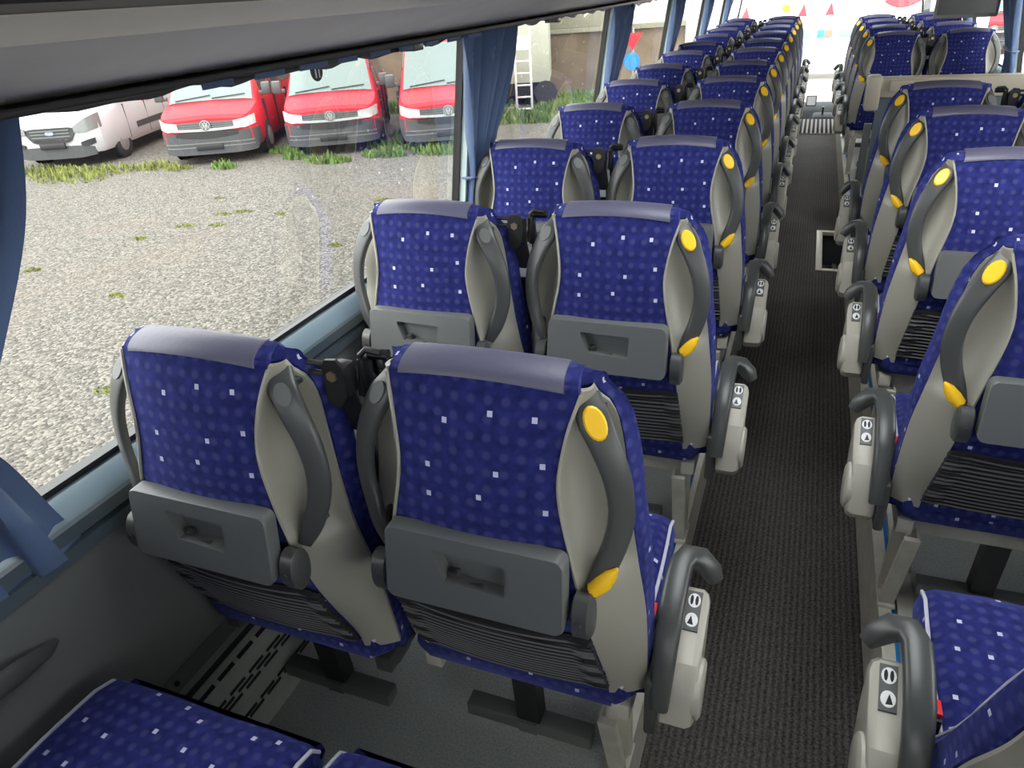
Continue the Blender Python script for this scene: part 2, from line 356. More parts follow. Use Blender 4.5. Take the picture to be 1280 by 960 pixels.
def shell():
    # aisle floor with a step well on the right
    b = MB().box(XL - .0, XR + .0, Y0, 4.67, FZ - .06, FZ).box(XL, .17, 4.67, 5.5, FZ - .06, FZ).box(XL, XR, 5.5, 10.2, FZ - .06, FZ)
    tag(b.build('floor', 'carpet'), kind='structure')
    b = MB().box(-1.09, XL - .045, Y0, 9.75, FZ - .06, 0)
    tag(b.build('floor_left', 'vinyl'), kind='structure')
    b = MB().box(XR + .085, mx(-1.09), Y0, 4.2, FZ - .06, 0).box(XR + .085, mx(-1.09), 5.65, 9.75, FZ - .06, 0)
    tag(b.build('floor_right', 'vinyl'), kind='structure')
    b = MB().box(.165, mx(-1.09), 4.2, 5.65, -.54, -.48).box(.40, mx(-1.09), 4.18, 4.2, -.54, FZ - .06).box(.40, mx(-1.09), 5.65, 5.67, -.54, FZ - .06)
    b.box(.15, .165, 4.62, 5.55, -.54, FZ - .06).box(.165, .41, 4.19, 4.67, -.54, -.52).box(mx(-1.09), mx(-1.12), 4.2, 5.65, -.54, FZ - .06).box(.165, .41, 4.655, 4.665, -.54, FZ - .06).box(.165, .41, 5.505, 5.515, -.54, FZ - .06)
    tag(b.build('floor_stairwell', 'tread'), kind='structure')
    # seat rails at the podium edges
    b = MB().box(XL - .045, XL - .028, Y0, 9.75, FZ, .004).box(XL - .018, XL, Y0, 9.75, FZ, .004).box(XL - .03, XL - .016, Y0, 9.75, FZ, -.012)
    tag(b.build('trim_1', 'metal'), kind='structure')
    for a, c in ((Y0, 4.2), (5.65, 9.75)):
        t = MB().box(XR, XR + .03, a, c, FZ, .004).box(XR + .045, XR + .085, a, c, FZ, .004).box(XR + .03, XR + .045, a, c, FZ, -.012).build('trim_2', 'metal')
        tag(t, kind='structure')
        MB().box(XR + .032, XR + .043, a, c, -.012, -.006).build('blue_strip', 'blue_line', t)
    t = MB().box(XL - .027, XL - .019, Y0, 9.75, -.012, -.008).build('blue_strip', 'blue_line', bpy.data.objects['trim_1'])
    # sides: lining under the windows, sill, header
    def side(mir):
        f = (lambda p: (mx(p[0]), p[1])) if mir else (lambda p: p)
        low = [(-1.05, .668), (-1.052, .45), (-1.08, .26), (-1.09, 0), (-1.09, FZ - .06), (-1.125, FZ - .06), (-1.125, .70), (-1.06, .69)]
        nm = 'wall_right' if mir else 'wall_left'
        w = MB().prism([f(p) for p in low], 'y', Y0, Y1).build(nm, 'wall'); tag(w, kind='structure')
        sl = [(-1.090, .768), (-1.078, .766), (-1.052, .742), (-1.047, .735), (-1.06, .69), (-1.104, .70), (-1.104, .768)]
        MB().prism([f(p) for p in sl], 'y', Y0, Y1).build('sill_ledge', 'sill', w)
        bd = [(-1.047, .735), (-1.042, .730), (-1.042, .706), (-1.055, .704), (-1.055, .698), (-1.040, .696), (-1.040, .672), (-1.05, .666), (-1.06, .69)]
        MB().prism([f(p) for p in bd], 'y', Y0, Y1).build('sill_band', 'silldark', w)
        hd = [(-1.17, 1.36), (gx(1.37), 1.36), (gx(1.37), 2.02), (-1.17, 2.02)]
        MB().prism([f(p) for p in hd], 'y', Y0, Y1).build('header', 'rack', w)
        for y in PIL:
            pl = MB(); ps = [(gx(.765), .765), (gx(.765) + .035, .765), (gx(1.37) + .035, 1.37), (gx(1.37), 1.37)]
            pl.prism([f(p) for p in ps], 'y', y, y + .10).build('pillar', 'pillar', w)
        # window units
        ys = [Y0] + PIL + [Y1]
        for i in range(len(ys) - 1):
            a = ys[i] + (.10 if i else 0); c = ys[i + 1]
            fr = MB()
            def bar(y0, y1, z0, z1):
                q = [(gx(z0) - .012, z0), (gx(z0) + .012, z0), (gx(z1) + .012, z1), (gx(z1) - .012, z1)]
                fr.prism([f(p) for p in q], 'y', y0, y1)
            bar(a, c, .766, .780); bar(a, c, 1.352, 1.37); bar(a, a + .008, .766, 1.37); bar(c - .008, c, .766, 1.37)
            o = fr.build('window_%d' % (i + 1 + (7 if mir else 0)), 'gasket'); tag(o, kind='structure')
            q = MB(); z0, z1 = .776, 1.36
            pts = [(gx(z0), a, z0), (gx(z0), c, z0), (gx(z1), c, z1), (gx(z1), a, z1)]
            if mir: pts = [(mx(x), y, z) for x, y, z in pts]
            q.add(pts, [(0, 1, 2, 3)]).build('pane', 'pane', o)
    side(False); side(True)
    # ceiling, with two unseen glazed openings added to let more daylight inside
    hy = [(.7, 1.8), (7.0, 8.1)]
    b = MB().box(-1.17, CX - .38, Y0, Y1, 2.0, 2.05).box(CX + .38, mx(-1.17), Y0, Y1, 2.0, 2.05)
    ya = Y0
    for a, c in hy + [(Y1, Y1)]:
        b.box(CX - .38, CX + .38, ya, a, 2.0, 2.05); ya = c
    tag(b.build('ceiling', 'ceiling'), kind='structure')
    for i, (a, c) in enumerate(hy):
        o = MB().box(CX - .40, CX - .36, a - .02, c + .02, 1.985, 2.07).box(CX + .36, CX + .40, a - .02, c + .02, 1.985, 2.07).box(CX - .36, CX + .36, a - .02, a + .02, 1.985, 2.07).box(CX - .36, CX + .36, c - .02, c + .02, 1.985, 2.07).build('window_%d' % (20 + i), 'rack'); tag(o, kind='structure')
        MB().add([(CX - .36, a + .02, 2.05), (CX + .36, a + .02, 2.05), (CX + .36, c - .02, 2.05), (CX - .36, c - .02, 2.05)], [(0, 1, 2, 3)]).build('pane', 'clear', o)
    # back wall with rear window, front wall with windscreen
    b = MB().box(-1.17, mx(-1.17), Y0 - .06, Y0, FZ - .06, 1.35).box(-1.17, -.9, Y0 - .06, Y0, 1.35, 2.05).box(mx(-.9), mx(-1.17), Y0 - .06, Y0, 1.35, 2.05).box(-.9, mx(-.9), Y0 - .06, Y0, 1.7, 2.05)
    tag(b.build('wall_back', 'wall'), kind='structure')
    o = MB().box(-.9, mx(-.9), Y0 - .05, Y0 - .01, 1.35, 1.38).box(-.9, mx(-.9), Y0 - .05, Y0 - .01, 1.67, 1.7).build('window_17', 'gasket'); tag(o, kind='structure')
    MB().add([(-.9, Y0 - .03, 1.35), (mx(-.9), Y0 - .03, 1.35), (mx(-.9), Y0 - .03, 1.7), (-.9, Y0 - .03, 1.7)], [(0, 1, 2, 3)]).build('pane', 'clear', o)
    b = MB().box(-1.17, mx(-1.17), Y1, Y1 + .08, -1.0, -.25).box(-1.17, -1.09, Y1, Y1 + .08, -.25, 2.05).box(mx(-1.09), mx(-1.17), Y1, Y1 + .08, -.25, 2.05).box(-1.09, mx(-1.09), Y1, Y1 + .08, 1.9, 2.05)
    tag(b.build('wall_front', 'greydark'), kind='structure')
    o = MB().box(-1.09, mx(-1.09), Y1 + .02, Y1 + .06, -.25, -.21).box(-1.09, mx(-1.09), Y1 + .02, Y1 + .06, 1.86, 1.9).build('window_18', 'gasket'); tag(o, kind='structure')
    MB().add([(-1.09, Y1 + .04, -.25), (mx(-1.09), Y1 + .04, -.25), (mx(-1.09), Y1 + .04, 1.9), (-1.09, Y1 + .04, 1.9)], [(0, 1, 2, 3)]).build('pane', 'clear', o)
    b = MB().box(-1.09, mx(-1.09), 10.2, Y1, -.75, -.70).box(-1.09, mx(-1.09), 10.17, 10.2, -.75, FZ)
    tag(b.build('floor_front', 'vinyl'), kind='structure')
    # luggage racks
    prof = [(-1.0, 1.362), (-.985, 1.358), (-.72, 1.428), (-.70, 1.434), (-.70, 1.47), (-1.0, 1.40)]
    edge = [(-.70, 1.434), (-.66, 1.442), (-.625, 1.4575), (-.62, 1.47), (-.70, 1.47)]
    front = [(-.628, 1.458), (-.60, 1.466), (-.588, 1.50), (-.60, 1.70), (-.66, 1.72), (-.66, 1.475)]
    for mir in (0, 1):
        f = (lambda p: (mx(p[0]), p[1])) if mir else (lambda p: p)
        t = empty('luggage_rack', (mx(-.8) if mir else -.8, 5, 1.4)); 
        def part(pf, nm, m):
            o = MB().prism([(f(p)[0] - t.location.x, p[1] - 1.4) for p in pf], 'y', Y0 - 5 + .02, 10.9 - 5).build(nm, m, t)
        part(prof, 'underside', 'rack'); part(edge, 'edge_strip', 'rackedge'); part(front, 'front_rail', 'black')
        part([(-1.0, 1.40), (-.66, 1.475), (-.66, 1.485), (-1.0, 1.42)], 'shelf', 'grey')
        tag(t, 'beige overhead luggage rack along the ' + ('side with the monitor' if mir else 'window side facing the parked vans'), 'luggage rack', 'overhead luggage racks')
shell()

# ------------------------------------------------------------------ seats
ZB, ZT = .405, .995
w_p = catmull([.40, .50, .62, .72, .78, .87, .94, 1.0, 1.03, 1.08], [.170, .165, .155, .143, .133, .117, .124, .139, .146, .148])
y_r = catmull([.40, .45, .55, .62, .70, .78, .87, .95, 1.03, 1.06], [.100, .090, .052, .030, .016, .015, .026, .046, .082, .098])
w_o = catmull([.40, .60, .72, .80, .88, .94, .97, .993, 1.03], [.228, .226, .214, .202, .193, .180, .167, .151, .149])
y_s = catmull([.40, .60, .72, .80, .88, .94, .97, .993, 1.03], [.130, .104, .088, .092, .098, .108, .106, .092, .092])
y_f = catmull([.36, .50, .62, .80, .90, .96, 1.0, 1.05], [.245, .205, .178, .168, .164, .150, .128, .12])
def bulge(z): return .012
def lens(z):
    t = (z - .715) / (.988 - .715)
    return 0 if t <= 0 or t >= 1 else math.sin(PI * t) ** .6
def crest(x, z):
    k = min(1, max(0, (z - .80) / .23)); k = k * k * (3 - 2 * k)
    return .014 * max(0, 1 - (x / .155) ** 2) * k
def rear(u, s, d=0, top=ZT, bot=ZB, wk=1):
    """rear surface of the backrest: u -1..1 across, s 0..1 up, 1..2 rolls over the top to the front; d proud"""
    z = bot + (top - bot) * min(s, 1); x = u * w_p(z) * wk
    y = y_r(z) - bulge(z) * (1 - u * u); zz = z + crest(x, z)
    if s <= 1: return Vector((x, y - d, zz))
    a = (s - 1) * PI; ry = (y_f(top) - y_r(top) + .012) / 2
    return Vector((x * (1 - .03 * math.sin(a)), y + ry - (ry + d) * math.cos(a), zz + (.020 + d) * math.sin(a)))
def side_pt(v, z, d=0):
    a = Vector((w_p(z), y_r(z), 0)); b = Vector((w_o(z), y_s(z), 0)); c = b - a
    n = Vector((-c.y, c.x, 0)).normalized()
    p = a + c * v + n * (.030 * lens(z) * math.sin(PI * v) ** .7 - d - .004 * math.sin(PI * v) * (1 - lens(z)))
    zc = z + crest(p.x, z) * (1 - v)
    return Vector((p.x, p.y, zc))
HP = [(.145, .092, .990), (.153, .072, .966), (.170, .062, .935), (.187, .057, .895), (.196, .054, .855), (.197, .050, .815), (.189, .043, .775), (.177, .033, .742), (.163, .025, .712)]

def make_seat(aisle, mir, tray=True):
    """one seat, aisle side at +x (mirrored for the other half of the coach)"""
    t = empty('coach_seat')
    def fin(b, name, m, parent=t, angle=40, uv=False):
        if mir: b.mirror()
        return b.build(name, m, parent, angle, uv)
    # --- backrest cushion
    def ring(z, shy=0, dz=0, wk=1):
        wp, yr, wo, ys, yf = w_p(min(z, ZT)), y_r(z) + .014, w_o(z), y_s(z) + .010, y_f(z)
        wc = wo + .010 * min(1, max(0, (z - .55) / .2)) - .002
        mid = Vector(((wp + wo) / 2, (yr + ys) / 2)); nn = Vector((-(ys - yr), wo - wp)).normalized(); mid += nn * (.040 * lens(z) + .004)
        half = [(0, yr - .010), (wp * .9, yr), (mid.x, mid.y), (wo, ys), (wc, ys + .018), (wc + .004, (ys + yf) / 2 + .005), (wc - .008, yf - .018), (wc - .035, yf - .002), (.10, yf - .004), (0, yf - .008)]
        pts = half + [(-x, y) for x, y in half[-2:0:-1]]
        cyy = (yr + yf) / 2
        return [(x * wk, cyy + (y - cyy) * (1 - shy), z + dz + crest(x * wk, z)) for x, y in pts]
    zs = [ZB - .03 + (ZT - ZB + .03) * i / 22 for i in range(23)]
    rings = [ring(z) for z in zs] + [ring(ZT, 1 - math.cos(a),   .018 * math.sin(a), 1 - .05 * (1 - math.cos(a))) for a in (.35, .7, 1.05, 1.35)]
    bc = fin(MB().loft(rings), 'back_cushion', 'fabric', uv=.37)
    for q in (6, len(rings[0]) - 6):
        fin(MB().tube([Vector(r[q]) + Vector((0, .001, 0)) for r in rings[2:-2]], .003, 6), 'piping', 'piping', bc)
    # --- rear panel, leather strip at the top
    fin(MB().slab(lambda u, v: rear(2 * u - 1, v * 1.45), 14, 34, (0, .012, 0)), 'back_panel', 'fabric', uv=.11)
    fin(MB().slab(lambda u, v: rear((2 * u - 1) * .87, 1.035 + v * .52 - .035 * (2 * u - 1) ** 2 * (1 - v), .004), 12, 12, (0, .004, -.002)), 'head_trim', 'leather')
    # --- shells with the oval recess, grab handles
    for sg in (1, -1):
        b = MB().slab(lambda u, v: side_pt(u, ZB + (1.0 - ZB) * v, .002), 8, 40, lambda u, v: Vector((-.003, .008, 0)))
        # thin bead along the panel edge
        b.tube([side_pt(0, z, .003) for z in np.linspace(.70, .995, 18)], .0028, 5)
        if sg < 0: b.mirror()
        fin(b, 'side_shell', 'shell', angle=50)
        b = MB()
        n = [.013, .022, .021, .0195, .0185, .0185, .0180, .017, .011]; dp = [.006, .010, .010, .010, .010, .010, .010, .010, .006]
        # densify
        tt = np.linspace(0, 8, 25); fx = [catmull(range(9), [p[k] for p in HP]) for k in range(3)]; fn = catmull(range(9), n); fd = catmull(range(9), dp)
        path = [(fx[0](q), fx[1](q), fx[2](q)) for q in tt]
        b.band(path, [fd(q) * .85 for q in tt], [fn(q) for q in tt], 16, up=(.45, -.9, .1), e=.6)
        b.tube([(.155, .078, .965), (.158, .105, .965)], .008, 6).tube([(.172, .034, .738), (.178, .070, .742)], .009, 6)
        if sg < 0: b.mirror()
        h = fin(b, 'grab_handle', 'greydark', angle=60)
        N = Vector((.42, -.88, .22)).normalized()
        b = MB()
        q = 1.3; T = Vector([fx[k](q + .1) - fx[k](q - .1) for k in range(3)]).normalized()
        N = Vector((.45, -.9, .1)); N = (N - T * N.dot(T)).normalized()
        c = Vector([fx[k](q) for k in range(3)]) + N * (fd(q) * .85 + .0012)
        if aisle and sg > 0:
            b.tube([c - N * .004, c, c + N * .0025], [.024, .024, .021], 18, up=T, rb=[.0145, .0145, .0120])
            fin(b, 'yellow_cap', 'yellow', h)
            tip = [Vector((.198, .030, .752)), Vector((.190, .027, .742)), Vector((.179, .022, .728)), Vector((.168, .018, .716)), Vector((.163, .020, .708))]
            fin(MB().tube(tip, [.004, .0075, .011, .012, .006], 10, up=(.3, -.9, 0), rb=[.002, .010, .014, .012, .004]), 'yellow_tip', 'yellow', h)
        else:
            b.tube([c - N * .004, c + N * .0006], [.018, .018], 18, up=T, rb=[.0125, .0125])
            if sg < 0: b.mirror()
            fin(b, 'round_cap', 'grey', h)
    # --- folding tray, its hinges, pocket
    if tray:
        def tp(x, z, d=0): return Vector((x, -.004 - (.783 - z) * .17 - d - .004, z))
        def rr(w0, w1, z0, z1, r, n=6):
            cs = [(w1 - r, z0 + r, -90), (w1 * .985 - r, z1 - r, 0), (-w1 * .985 + r, z1 - r, 90), (-w1 + r, z0 + r, 180)]
            return [(cx + r * math.cos(math.radians(a0 + 90 * k / n)), cz + r * math.sin(math.radians(a0 + 90 * k / n))) for cx, cz, a0 in cs for k in range(n + 1)]
        O = rr(.139, .139, .668, .786, .014); n = len(O)
        # recess outline: slanted left side, squarer at right
        poly = [(.050, .690), (.054, .745), (.048, .776), (-.042, .780), (-.062, .774), (-.056, .742), (-.030, .694)]
        def inner(px, pz):
            cx0, cz0 = 0, .738; a = math.atan2(pz - cz0, px - cx0); best = None; d = Vector((math.cos(a), math.sin(a)))
            for i in range(len(poly)):
                p = Vector(poly[i]) - Vector((cx0, cz0)); q = Vector(poly[(i + 1) % len(poly)]) - Vector((cx0, cz0)); e = q - p
                den = d.x * e.y - d.y * e.x
                if abs(den) < 1e-9: continue
                tt_ = (p.x * e.y - p.y * e.x) / den; w_ = (p.x * d.y - p.y * d.x) / den
                if tt_ > 0 and -1e-6 <= w_ <= 1 + 1e-6: best = tt_ if best is None else min(best, tt_)
            return (cx0 + d.x * best, cz0 + d.y * best)
        I = [inner(*p) for p in O]
        sh = lambda L, k: [(x * k, .727 + (z - .727) * k) for x, z in L]
        b = MB()
        r = [[tp(x, z, -.017) for x, z in O], [tp(x, z, .006) for x, z in O], [tp(x, z, .009) for x, z in sh(O, .985)], [tp(x, z, .009) for x, z in I], [tp(x * .96, .738 + (z - .738) * .94, -.013) for x, z in I]]
        b.loft(r)
        o = fin(b, 'tray_table', 'grey', angle=22)
        b = MB().box(-.006, .016, -.024, .002, .692, .712, .002, rot=(-.17, 'X')).box(-.040, -.024, -.018, .002, .712, .724, .002).tube([(-.036, -.014, .716), (-.020, -.020, .732)], .003, 6)
        fin(b, 'tray_latch', 'greydark', o)
        for sg in (1, -1):
            b = MB().tube([(sg * x, -.002, .684) for x in (.1435, .147, .168, .173)], [.030, .038, .038, .030], 16, up=(0, 0, 1), rb=[.017, .024, .024, .017])
            b.disc((sg * .158, -.0262, .688), (0, -1, 0), .004, .002)
            fin(b, 'tray_hinge', 'greydark')
        nr = 14
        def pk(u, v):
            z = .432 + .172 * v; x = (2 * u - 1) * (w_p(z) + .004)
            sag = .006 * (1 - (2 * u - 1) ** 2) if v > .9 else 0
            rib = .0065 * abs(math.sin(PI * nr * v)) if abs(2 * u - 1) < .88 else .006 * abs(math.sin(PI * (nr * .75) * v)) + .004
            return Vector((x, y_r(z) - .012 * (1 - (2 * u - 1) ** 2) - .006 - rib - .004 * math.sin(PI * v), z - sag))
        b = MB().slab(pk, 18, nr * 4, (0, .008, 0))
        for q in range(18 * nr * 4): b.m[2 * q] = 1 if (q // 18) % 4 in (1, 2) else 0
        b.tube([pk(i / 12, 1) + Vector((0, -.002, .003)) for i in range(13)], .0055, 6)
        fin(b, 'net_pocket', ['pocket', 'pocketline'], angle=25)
    # --- seat cushion
    b = MB(); rings = []
    for i in range(15):
        q = i / 14; y = .10 + .435 * q
        zt = .452 + .030 * math.sin(min(1, q * 1.35) * PI * .55); zb = .352 + .012 * q
        w = .200 + .014 * math.sin(PI * min(1, q + .15) * .8)
        if q > .8: k = (q - .8) / .2; zt -= .045 * k * k * k; zb += .03 * k * k; 
        if i in (0, 14): zt -= .02; zb += .015; w -= .012
        prof = [(-w + .02, zb), (-w, zb + .02), (-w - .004, (zb + zt) / 2), (-w + .004, zt - .016), (-w + .022, zt - .002), (-w * .5, zt + .001), (0, zt - .004), (w * .5, zt + .001), (w - .022, zt - .002), (w - .004, zt - .016), (w + .004, (zb + zt) / 2), (w, zb + .02), (w - .02, zb)]
        rings.append([(x, y, z) for x, z in prof])
    cu = fin(MB().loft(rings), 'seat_cushion', 'fabric', uv=.23, angle=60)
    for sg in (0, 1):
        fin(MB().tube([Vector(r[3 if sg == 0 else 9]) + Vector((0, 0, .003)) for r in rings], .0035, 6), 'piping', 'piping', cu)
    # --- structure below
    b = MB().box(-.19, .19, .16, .215, .285, .352, .006).box(-.19, .19, .40, .44, .30, .36, .006)
    b.box(-.20, -.165, .12, .46, .31, .35, .004).box(.165, .20, .12, .46, .31, .35, .004)
    fin(b, 'seat_frame', 'metal' if aisle else 'greydark')
    if aisle:
        leg = [(.115, .30), (.250, .30), (.275, .012), (.205, .012)]
        b = MB().prism(leg, 'x', .145, .150).prism([(.235, .30), (.250, .30), (.275, .012), (.255, .012)], 'x', .145, .178).prism([(.110, .30), (.125, .30), (.222, .012), (.205, .012)], 'x', .145, .178)
        b.box(.140, .182, .195, .285, .0045, .014, .002).disc((.151, .20, .12), (1, 0, 0), .006, .004).disc((.164, .2, .04), (0, -1, 0), .006, .004)
        fin(b, 'leg', 'metal')
    else:
        b = MB().box(-.225, -.19, .15, .46, .29, .345, .005)
        fin(b, 'wall_bracket', 'metal')
    # footrest for the passenger behind
    fr = fin(MB().box(-.175, .105, .205, .245, .062, .098, .004).box(-.05, -.01, .198, .215, .07, .10), 'footrest', 'grey')
    fin(MB().prism([(.185, .34), (.225, .34), (.245, .10), (.205, .10)], 'x', -.055, -.005), 'footrest_stem', 'black', fr)
    # --- belt on the inner shoulder (between the two seats)
    s = -1 if aisle else 1
    b = MB()
    if not aisle:
        poly = [(.196, .930), (.196, .985), (.203, .997), (.222, .999), (.231, .988), (.233, .965), (.228, .935), (.216, .918), (.203, .918)]
        b.prism(poly, 'y', .112, .118).tube([(.170, .117, .988), (.200, .117, .988)], .0045, 8).tube([(.170, .117, .972), (.200, .117, .972)], .0045, 8)
        b.box(.200, .232, .118, .150, .93, .985, .008)
    else:
        b.tube([(.180, .115, .995), (.205, .115, .998), (.215, .113, .990), (.217, .108, .955), (.219, .104, .925)], .0055, 8)
        b.tube([(.178, .130, .985), (.210, .128, .985)], .009, 8).box(.207, .2205, .104, .130, .918, .985, .004)
    if s < 0: b.mirror()
    br = fin(b, 'belt_bracket', 'black')
    b = MB().disc((.213, .112, .972) if not aisle else (.2205, .118, .965), (0, -1, 0) if not aisle else (1, 0, 0), .009, .004, seg=6)
    if s < 0: b.mirror()
    fin(b, 'bracket_bolt', 'brass', br)
    bp = [(.219, .150, .955), (.2235, .165, .90), (.2245, .180, .80), (.2245, .190, .68), (.224, .205, .56), (.222, .225, .46), (.220, .25, .40)]
    if not aisle:
        b = MB().band([(.215, .132, .945), (.216, .140, .90), (.2175, .150, .84), (.2195, .165, .76), (.2205, .185, .68), (.222, .21, .58), (.222, .235, .46), (.220, .25, .40)],
                      [.017, .0200, .0190, .0130, .009, .004, .0025, .0022], [.004, .003, .003, .006, .012, .020, .024, .020], 12, up=(1, 0, 0), e=.5)
    else:
        b = MB().band([(.214, .125, .945), (.218, .150, .88), (.221, .175, .78), (.2225, .190, .68), (.2225, .205, .56), (.222, .225, .46), (.220, .25, .40)],
                      [.005, .006, .004, .003, .0025, .0022, .0022], [.010, .018, .022, .022, .022, .024, .020], 12, up=(1, 0, 0), e=.5)
    if s < 0: b.mirror()
    sb = fin(b, 'seat_belt', 'belt')
    b = MB().box(.207, .228, .1440, .1462, .835, .865)
    if s < 0: b.mirror()
    if not aisle: fin(b, 'belt_label', 'white', sb)
    # buckle
    b = MB().mat(0).box(.212, .225, .20, .235, .40, .488, .003).mat(1).box(.213, .224, .205, .232, .488, .498, .002)
    if not aisle: b.mirror()
    fin(b, 'belt_buckle', ['black', 'red'])
    # --- armrest on the aisle side
    if aisle:
        ax = .268
        AT = lambda y, z: (.10 + (y + .05) * .62, .315 + (z - .305) * .86)
        pr = [AT(*q) for q in [(-.035, .345), (.000, .315), (.10, .305), (.19, .335), (.225, .42), (.240, .525), (.205, .548), (.10, .500), (.02, .480), (-.025, .43)]]
        b = MB().loft([[(x, y0 * k + .19 * (1 - k), z0 * k + .42 * (1 - k)) for y0, z0 in pr] for x, k in ((ax - .018, .96), (ax - .014, 1), (ax + .028, 1), (ax + .037, .95), (ax + .041, .86))])
        # raised lobe on the outer face
        b.loft([[(x, .162 + .048 * k * math.cos(a), .392 + .058 * k * math.sin(a)) for a in np.linspace(0, 2 * PI, 20, endpoint=False)] for x, k in ((ax + .034, 1), (ax + .046, .97), (ax + .050, .85))])
        hs = fin(b, 'armrest_housing', 'housing', angle=35)
        # arm: bar along the seat with its front curled outward
        path = [(ax - .014, -.05, .40), (ax - .014, -.03, .46), (ax - .014, .01, .525), (ax - .014, .07, .565), (ax - .014, .15, .588), (ax - .013, .21, .600), (ax - .004, .245, .602), (ax + .016, .262, .590), (ax + .036, .262, .565), (ax + .046, .256, .545)]
        path = [(x, *AT(y, z)) for x, y, z in path]
        b = MB().band(path, [.012, .014, .015, .015, .014, .014, .016, .017, .015, .009], [.015, .018, .020, .021, .021, .021, .021, .021, .019, .013], 14, up=(0, -.35, 1), e=.65)
        b.box(ax - .040, ax - .020, .10, .20, .318, .45, .006)
        fin(b, 'armrest', 'greydark', angle=50)
        # control panel with two printed buttons
        sl = lambda y: AT(0, .500 + ((y - .10) / .62 - .05 - .10) * .457 )[1] + .0015
        def plate(x0, x1, ya, yb, h): return [(x0, ya, sl(ya) + h), (x1, ya, sl(ya) + h), (x1, yb, sl(yb) + h), (x0, yb, sl(yb) + h)]
        b = MB().loft([plate(ax + .004, ax + .029, .196, .252, -.003), plate(ax + .004, ax + .029, .196, .252, .002)])
        pn = fin(b, 'control_panel', 'grey', hs)
        b = MB().mat(0)
        for yc in (.210, .238):
            b.loft([[(ax + .0165 + .0105 * math.cos(a), yc + .010 * math.sin(a), sl(yc + .010 * math.sin(a)) + h) for a in np.linspace(0, 2 * PI, 16, endpoint=False)] for h in (.001, .0032)])
        b.mat(1)
        for dx in (-.0042, .0042):
            b.loft([[(ax + .0165 + dx + .0028 * math.cos(a), .238 + .007 * math.sin(a), sl(.238 + .007 * math.sin(a)) + h) for a in np.linspace(0, 2 * PI, 10, endpoint=False)] for h in (.003, .0038)])
        tri = [(ax + .010, .204), (ax + .020, .203), (ax + .015, .216)]
        b.loft([[(x, y, sl(y) + h) for x, y in tri] for h in (.003, .0038)])
        fin(b, 'button_print', ['white', 'black'], hs)
    return t

protos = {}; leaning = []
def seat(aisle, mir, tray, x, y, label, group, lean=0):
    key = (aisle, mir, tray)
    if key in protos: o = dup(protos[key])
    else: o = protos[key] = make_seat(*key)
    o.location = (x, y, 0)
    if lean: leaning.append((o, lean))
    tag(o, label, 'seat', group)
    return o
ORD = ['rearmost', 'first', 'second', 'third', 'fourth', 'fifth', 'sixth', 'seventh', 'eighth', 'ninth', 'tenth', 'eleventh', 'twelfth']
jit = lambda k: [0, 0, 0, .012, -.004, .01, -.02, .015, -.01, .0, .01, -.01, 0][k]
GL = 'blue dotted seats in the double row beside the vans'
GR = 'blue dotted seats in the double row behind the stairwell'
GF = 'blue dotted seats in the double row ahead of the stairwell'
for k in range(0, 13):
    y = .685 + .755 * (k - 1) + jit(k)
    if k == 0: y = -.09
    if k == 0:
        la = 'blue dotted aisle seat at the bottom frame edge, only its cushion front showing'
        lw = 'blue dotted window seat at the bottom left, seen as a cushion beside the wall'
    else:
        la = f'blue dotted aisle seat with yellow handle caps, {ORD[k]} from the camera along the vans side'
        lw = f'blue dotted window seat with plain grey handles, {ORD[k]} from the camera along the vans side'
    A_ = seat(True, False, True, -.365, y, la, GL)
    B_ = seat(False, False, True, -.818, y - .042 + (.03 if k == 0 else 0) + random.uniform(-.012, .012) * (k > 2), lw, GL)
    if k == 0: row0 = (A_, B_)
for k, y in enumerate([.62, 1.35, 2.06, 2.73, 3.375]):
    la = ['blue dotted aisle seat at the bottom right corner with ivory armrest in front',
          'blue dotted aisle seat with large yellow oval handle cap at the right frame edge',
          'blue dotted aisle seat, second of the full backs before the stairwell',
          'blue dotted aisle seat, third of the full backs before the stairwell',
          'blue dotted aisle seat standing directly behind the cream topped partition'][k]
    lw = ['blue dotted window seat beyond the bottom right corner seat',
          'blue dotted window seat beyond the right edge seat with the large oval cap',
          'blue dotted window seat, second of those before the stairwell',
          'blue dotted window seat, third of those before the stairwell',
          'blue dotted window seat behind the partition, its belt bracket showing at right'][k]
    seat(True, True, True, .50, y, la, GR, 15 if k == 0 else 0); seat(False, True, True, .953, y - .03, lw, GR)
for k in range(4):
    y = 6.12 + .755 * k
    a = ['dark blue aisle seat with plain back just ahead of the stairwell', 'blue aisle seat one row ahead of the plain backed aisle seat',
         'blue aisle seat second ahead of the plain backed aisle seat', 'blue aisle seat at the very front beyond the stairwell'][k]
    w = ['dark blue window seat with plain back under the monitor', 'blue window seat one row ahead of the one under the monitor',
         'blue window seat second ahead of the one under the monitor', 'blue window seat at the very front beyond the monitor'][k]
    seat(True, True, k > 0, .51, y, a, GF); seat(False, True, k > 0, .963, y, w, GF)

bpy.context.view_layer.update()
for o, lean in leaning:                        # recline these backrests about their hinge, after all copies are made
    a = math.radians(lean); py, pz = .15, .42
    for c in o.children:
        if c.name.split('.')[0] in ('back_cushion', 'back_panel', 'head_trim', 'side_shell', 'grab_handle', 'tray_table', 'tray_hinge', 'net_pocket', 'belt_bracket', 'seat_belt'):
            c.rotation_euler.x = a
            c.location = (0, py - (py * math.cos(a) - pz * math.sin(a)), pz - (py * math.sin(a) + pz * math.cos(a)))
for o in row0:
    for c in o.children:
        if c.name.split('.')[0] == 'seat_cushion': c.location.y += .10; c.location.x += .025
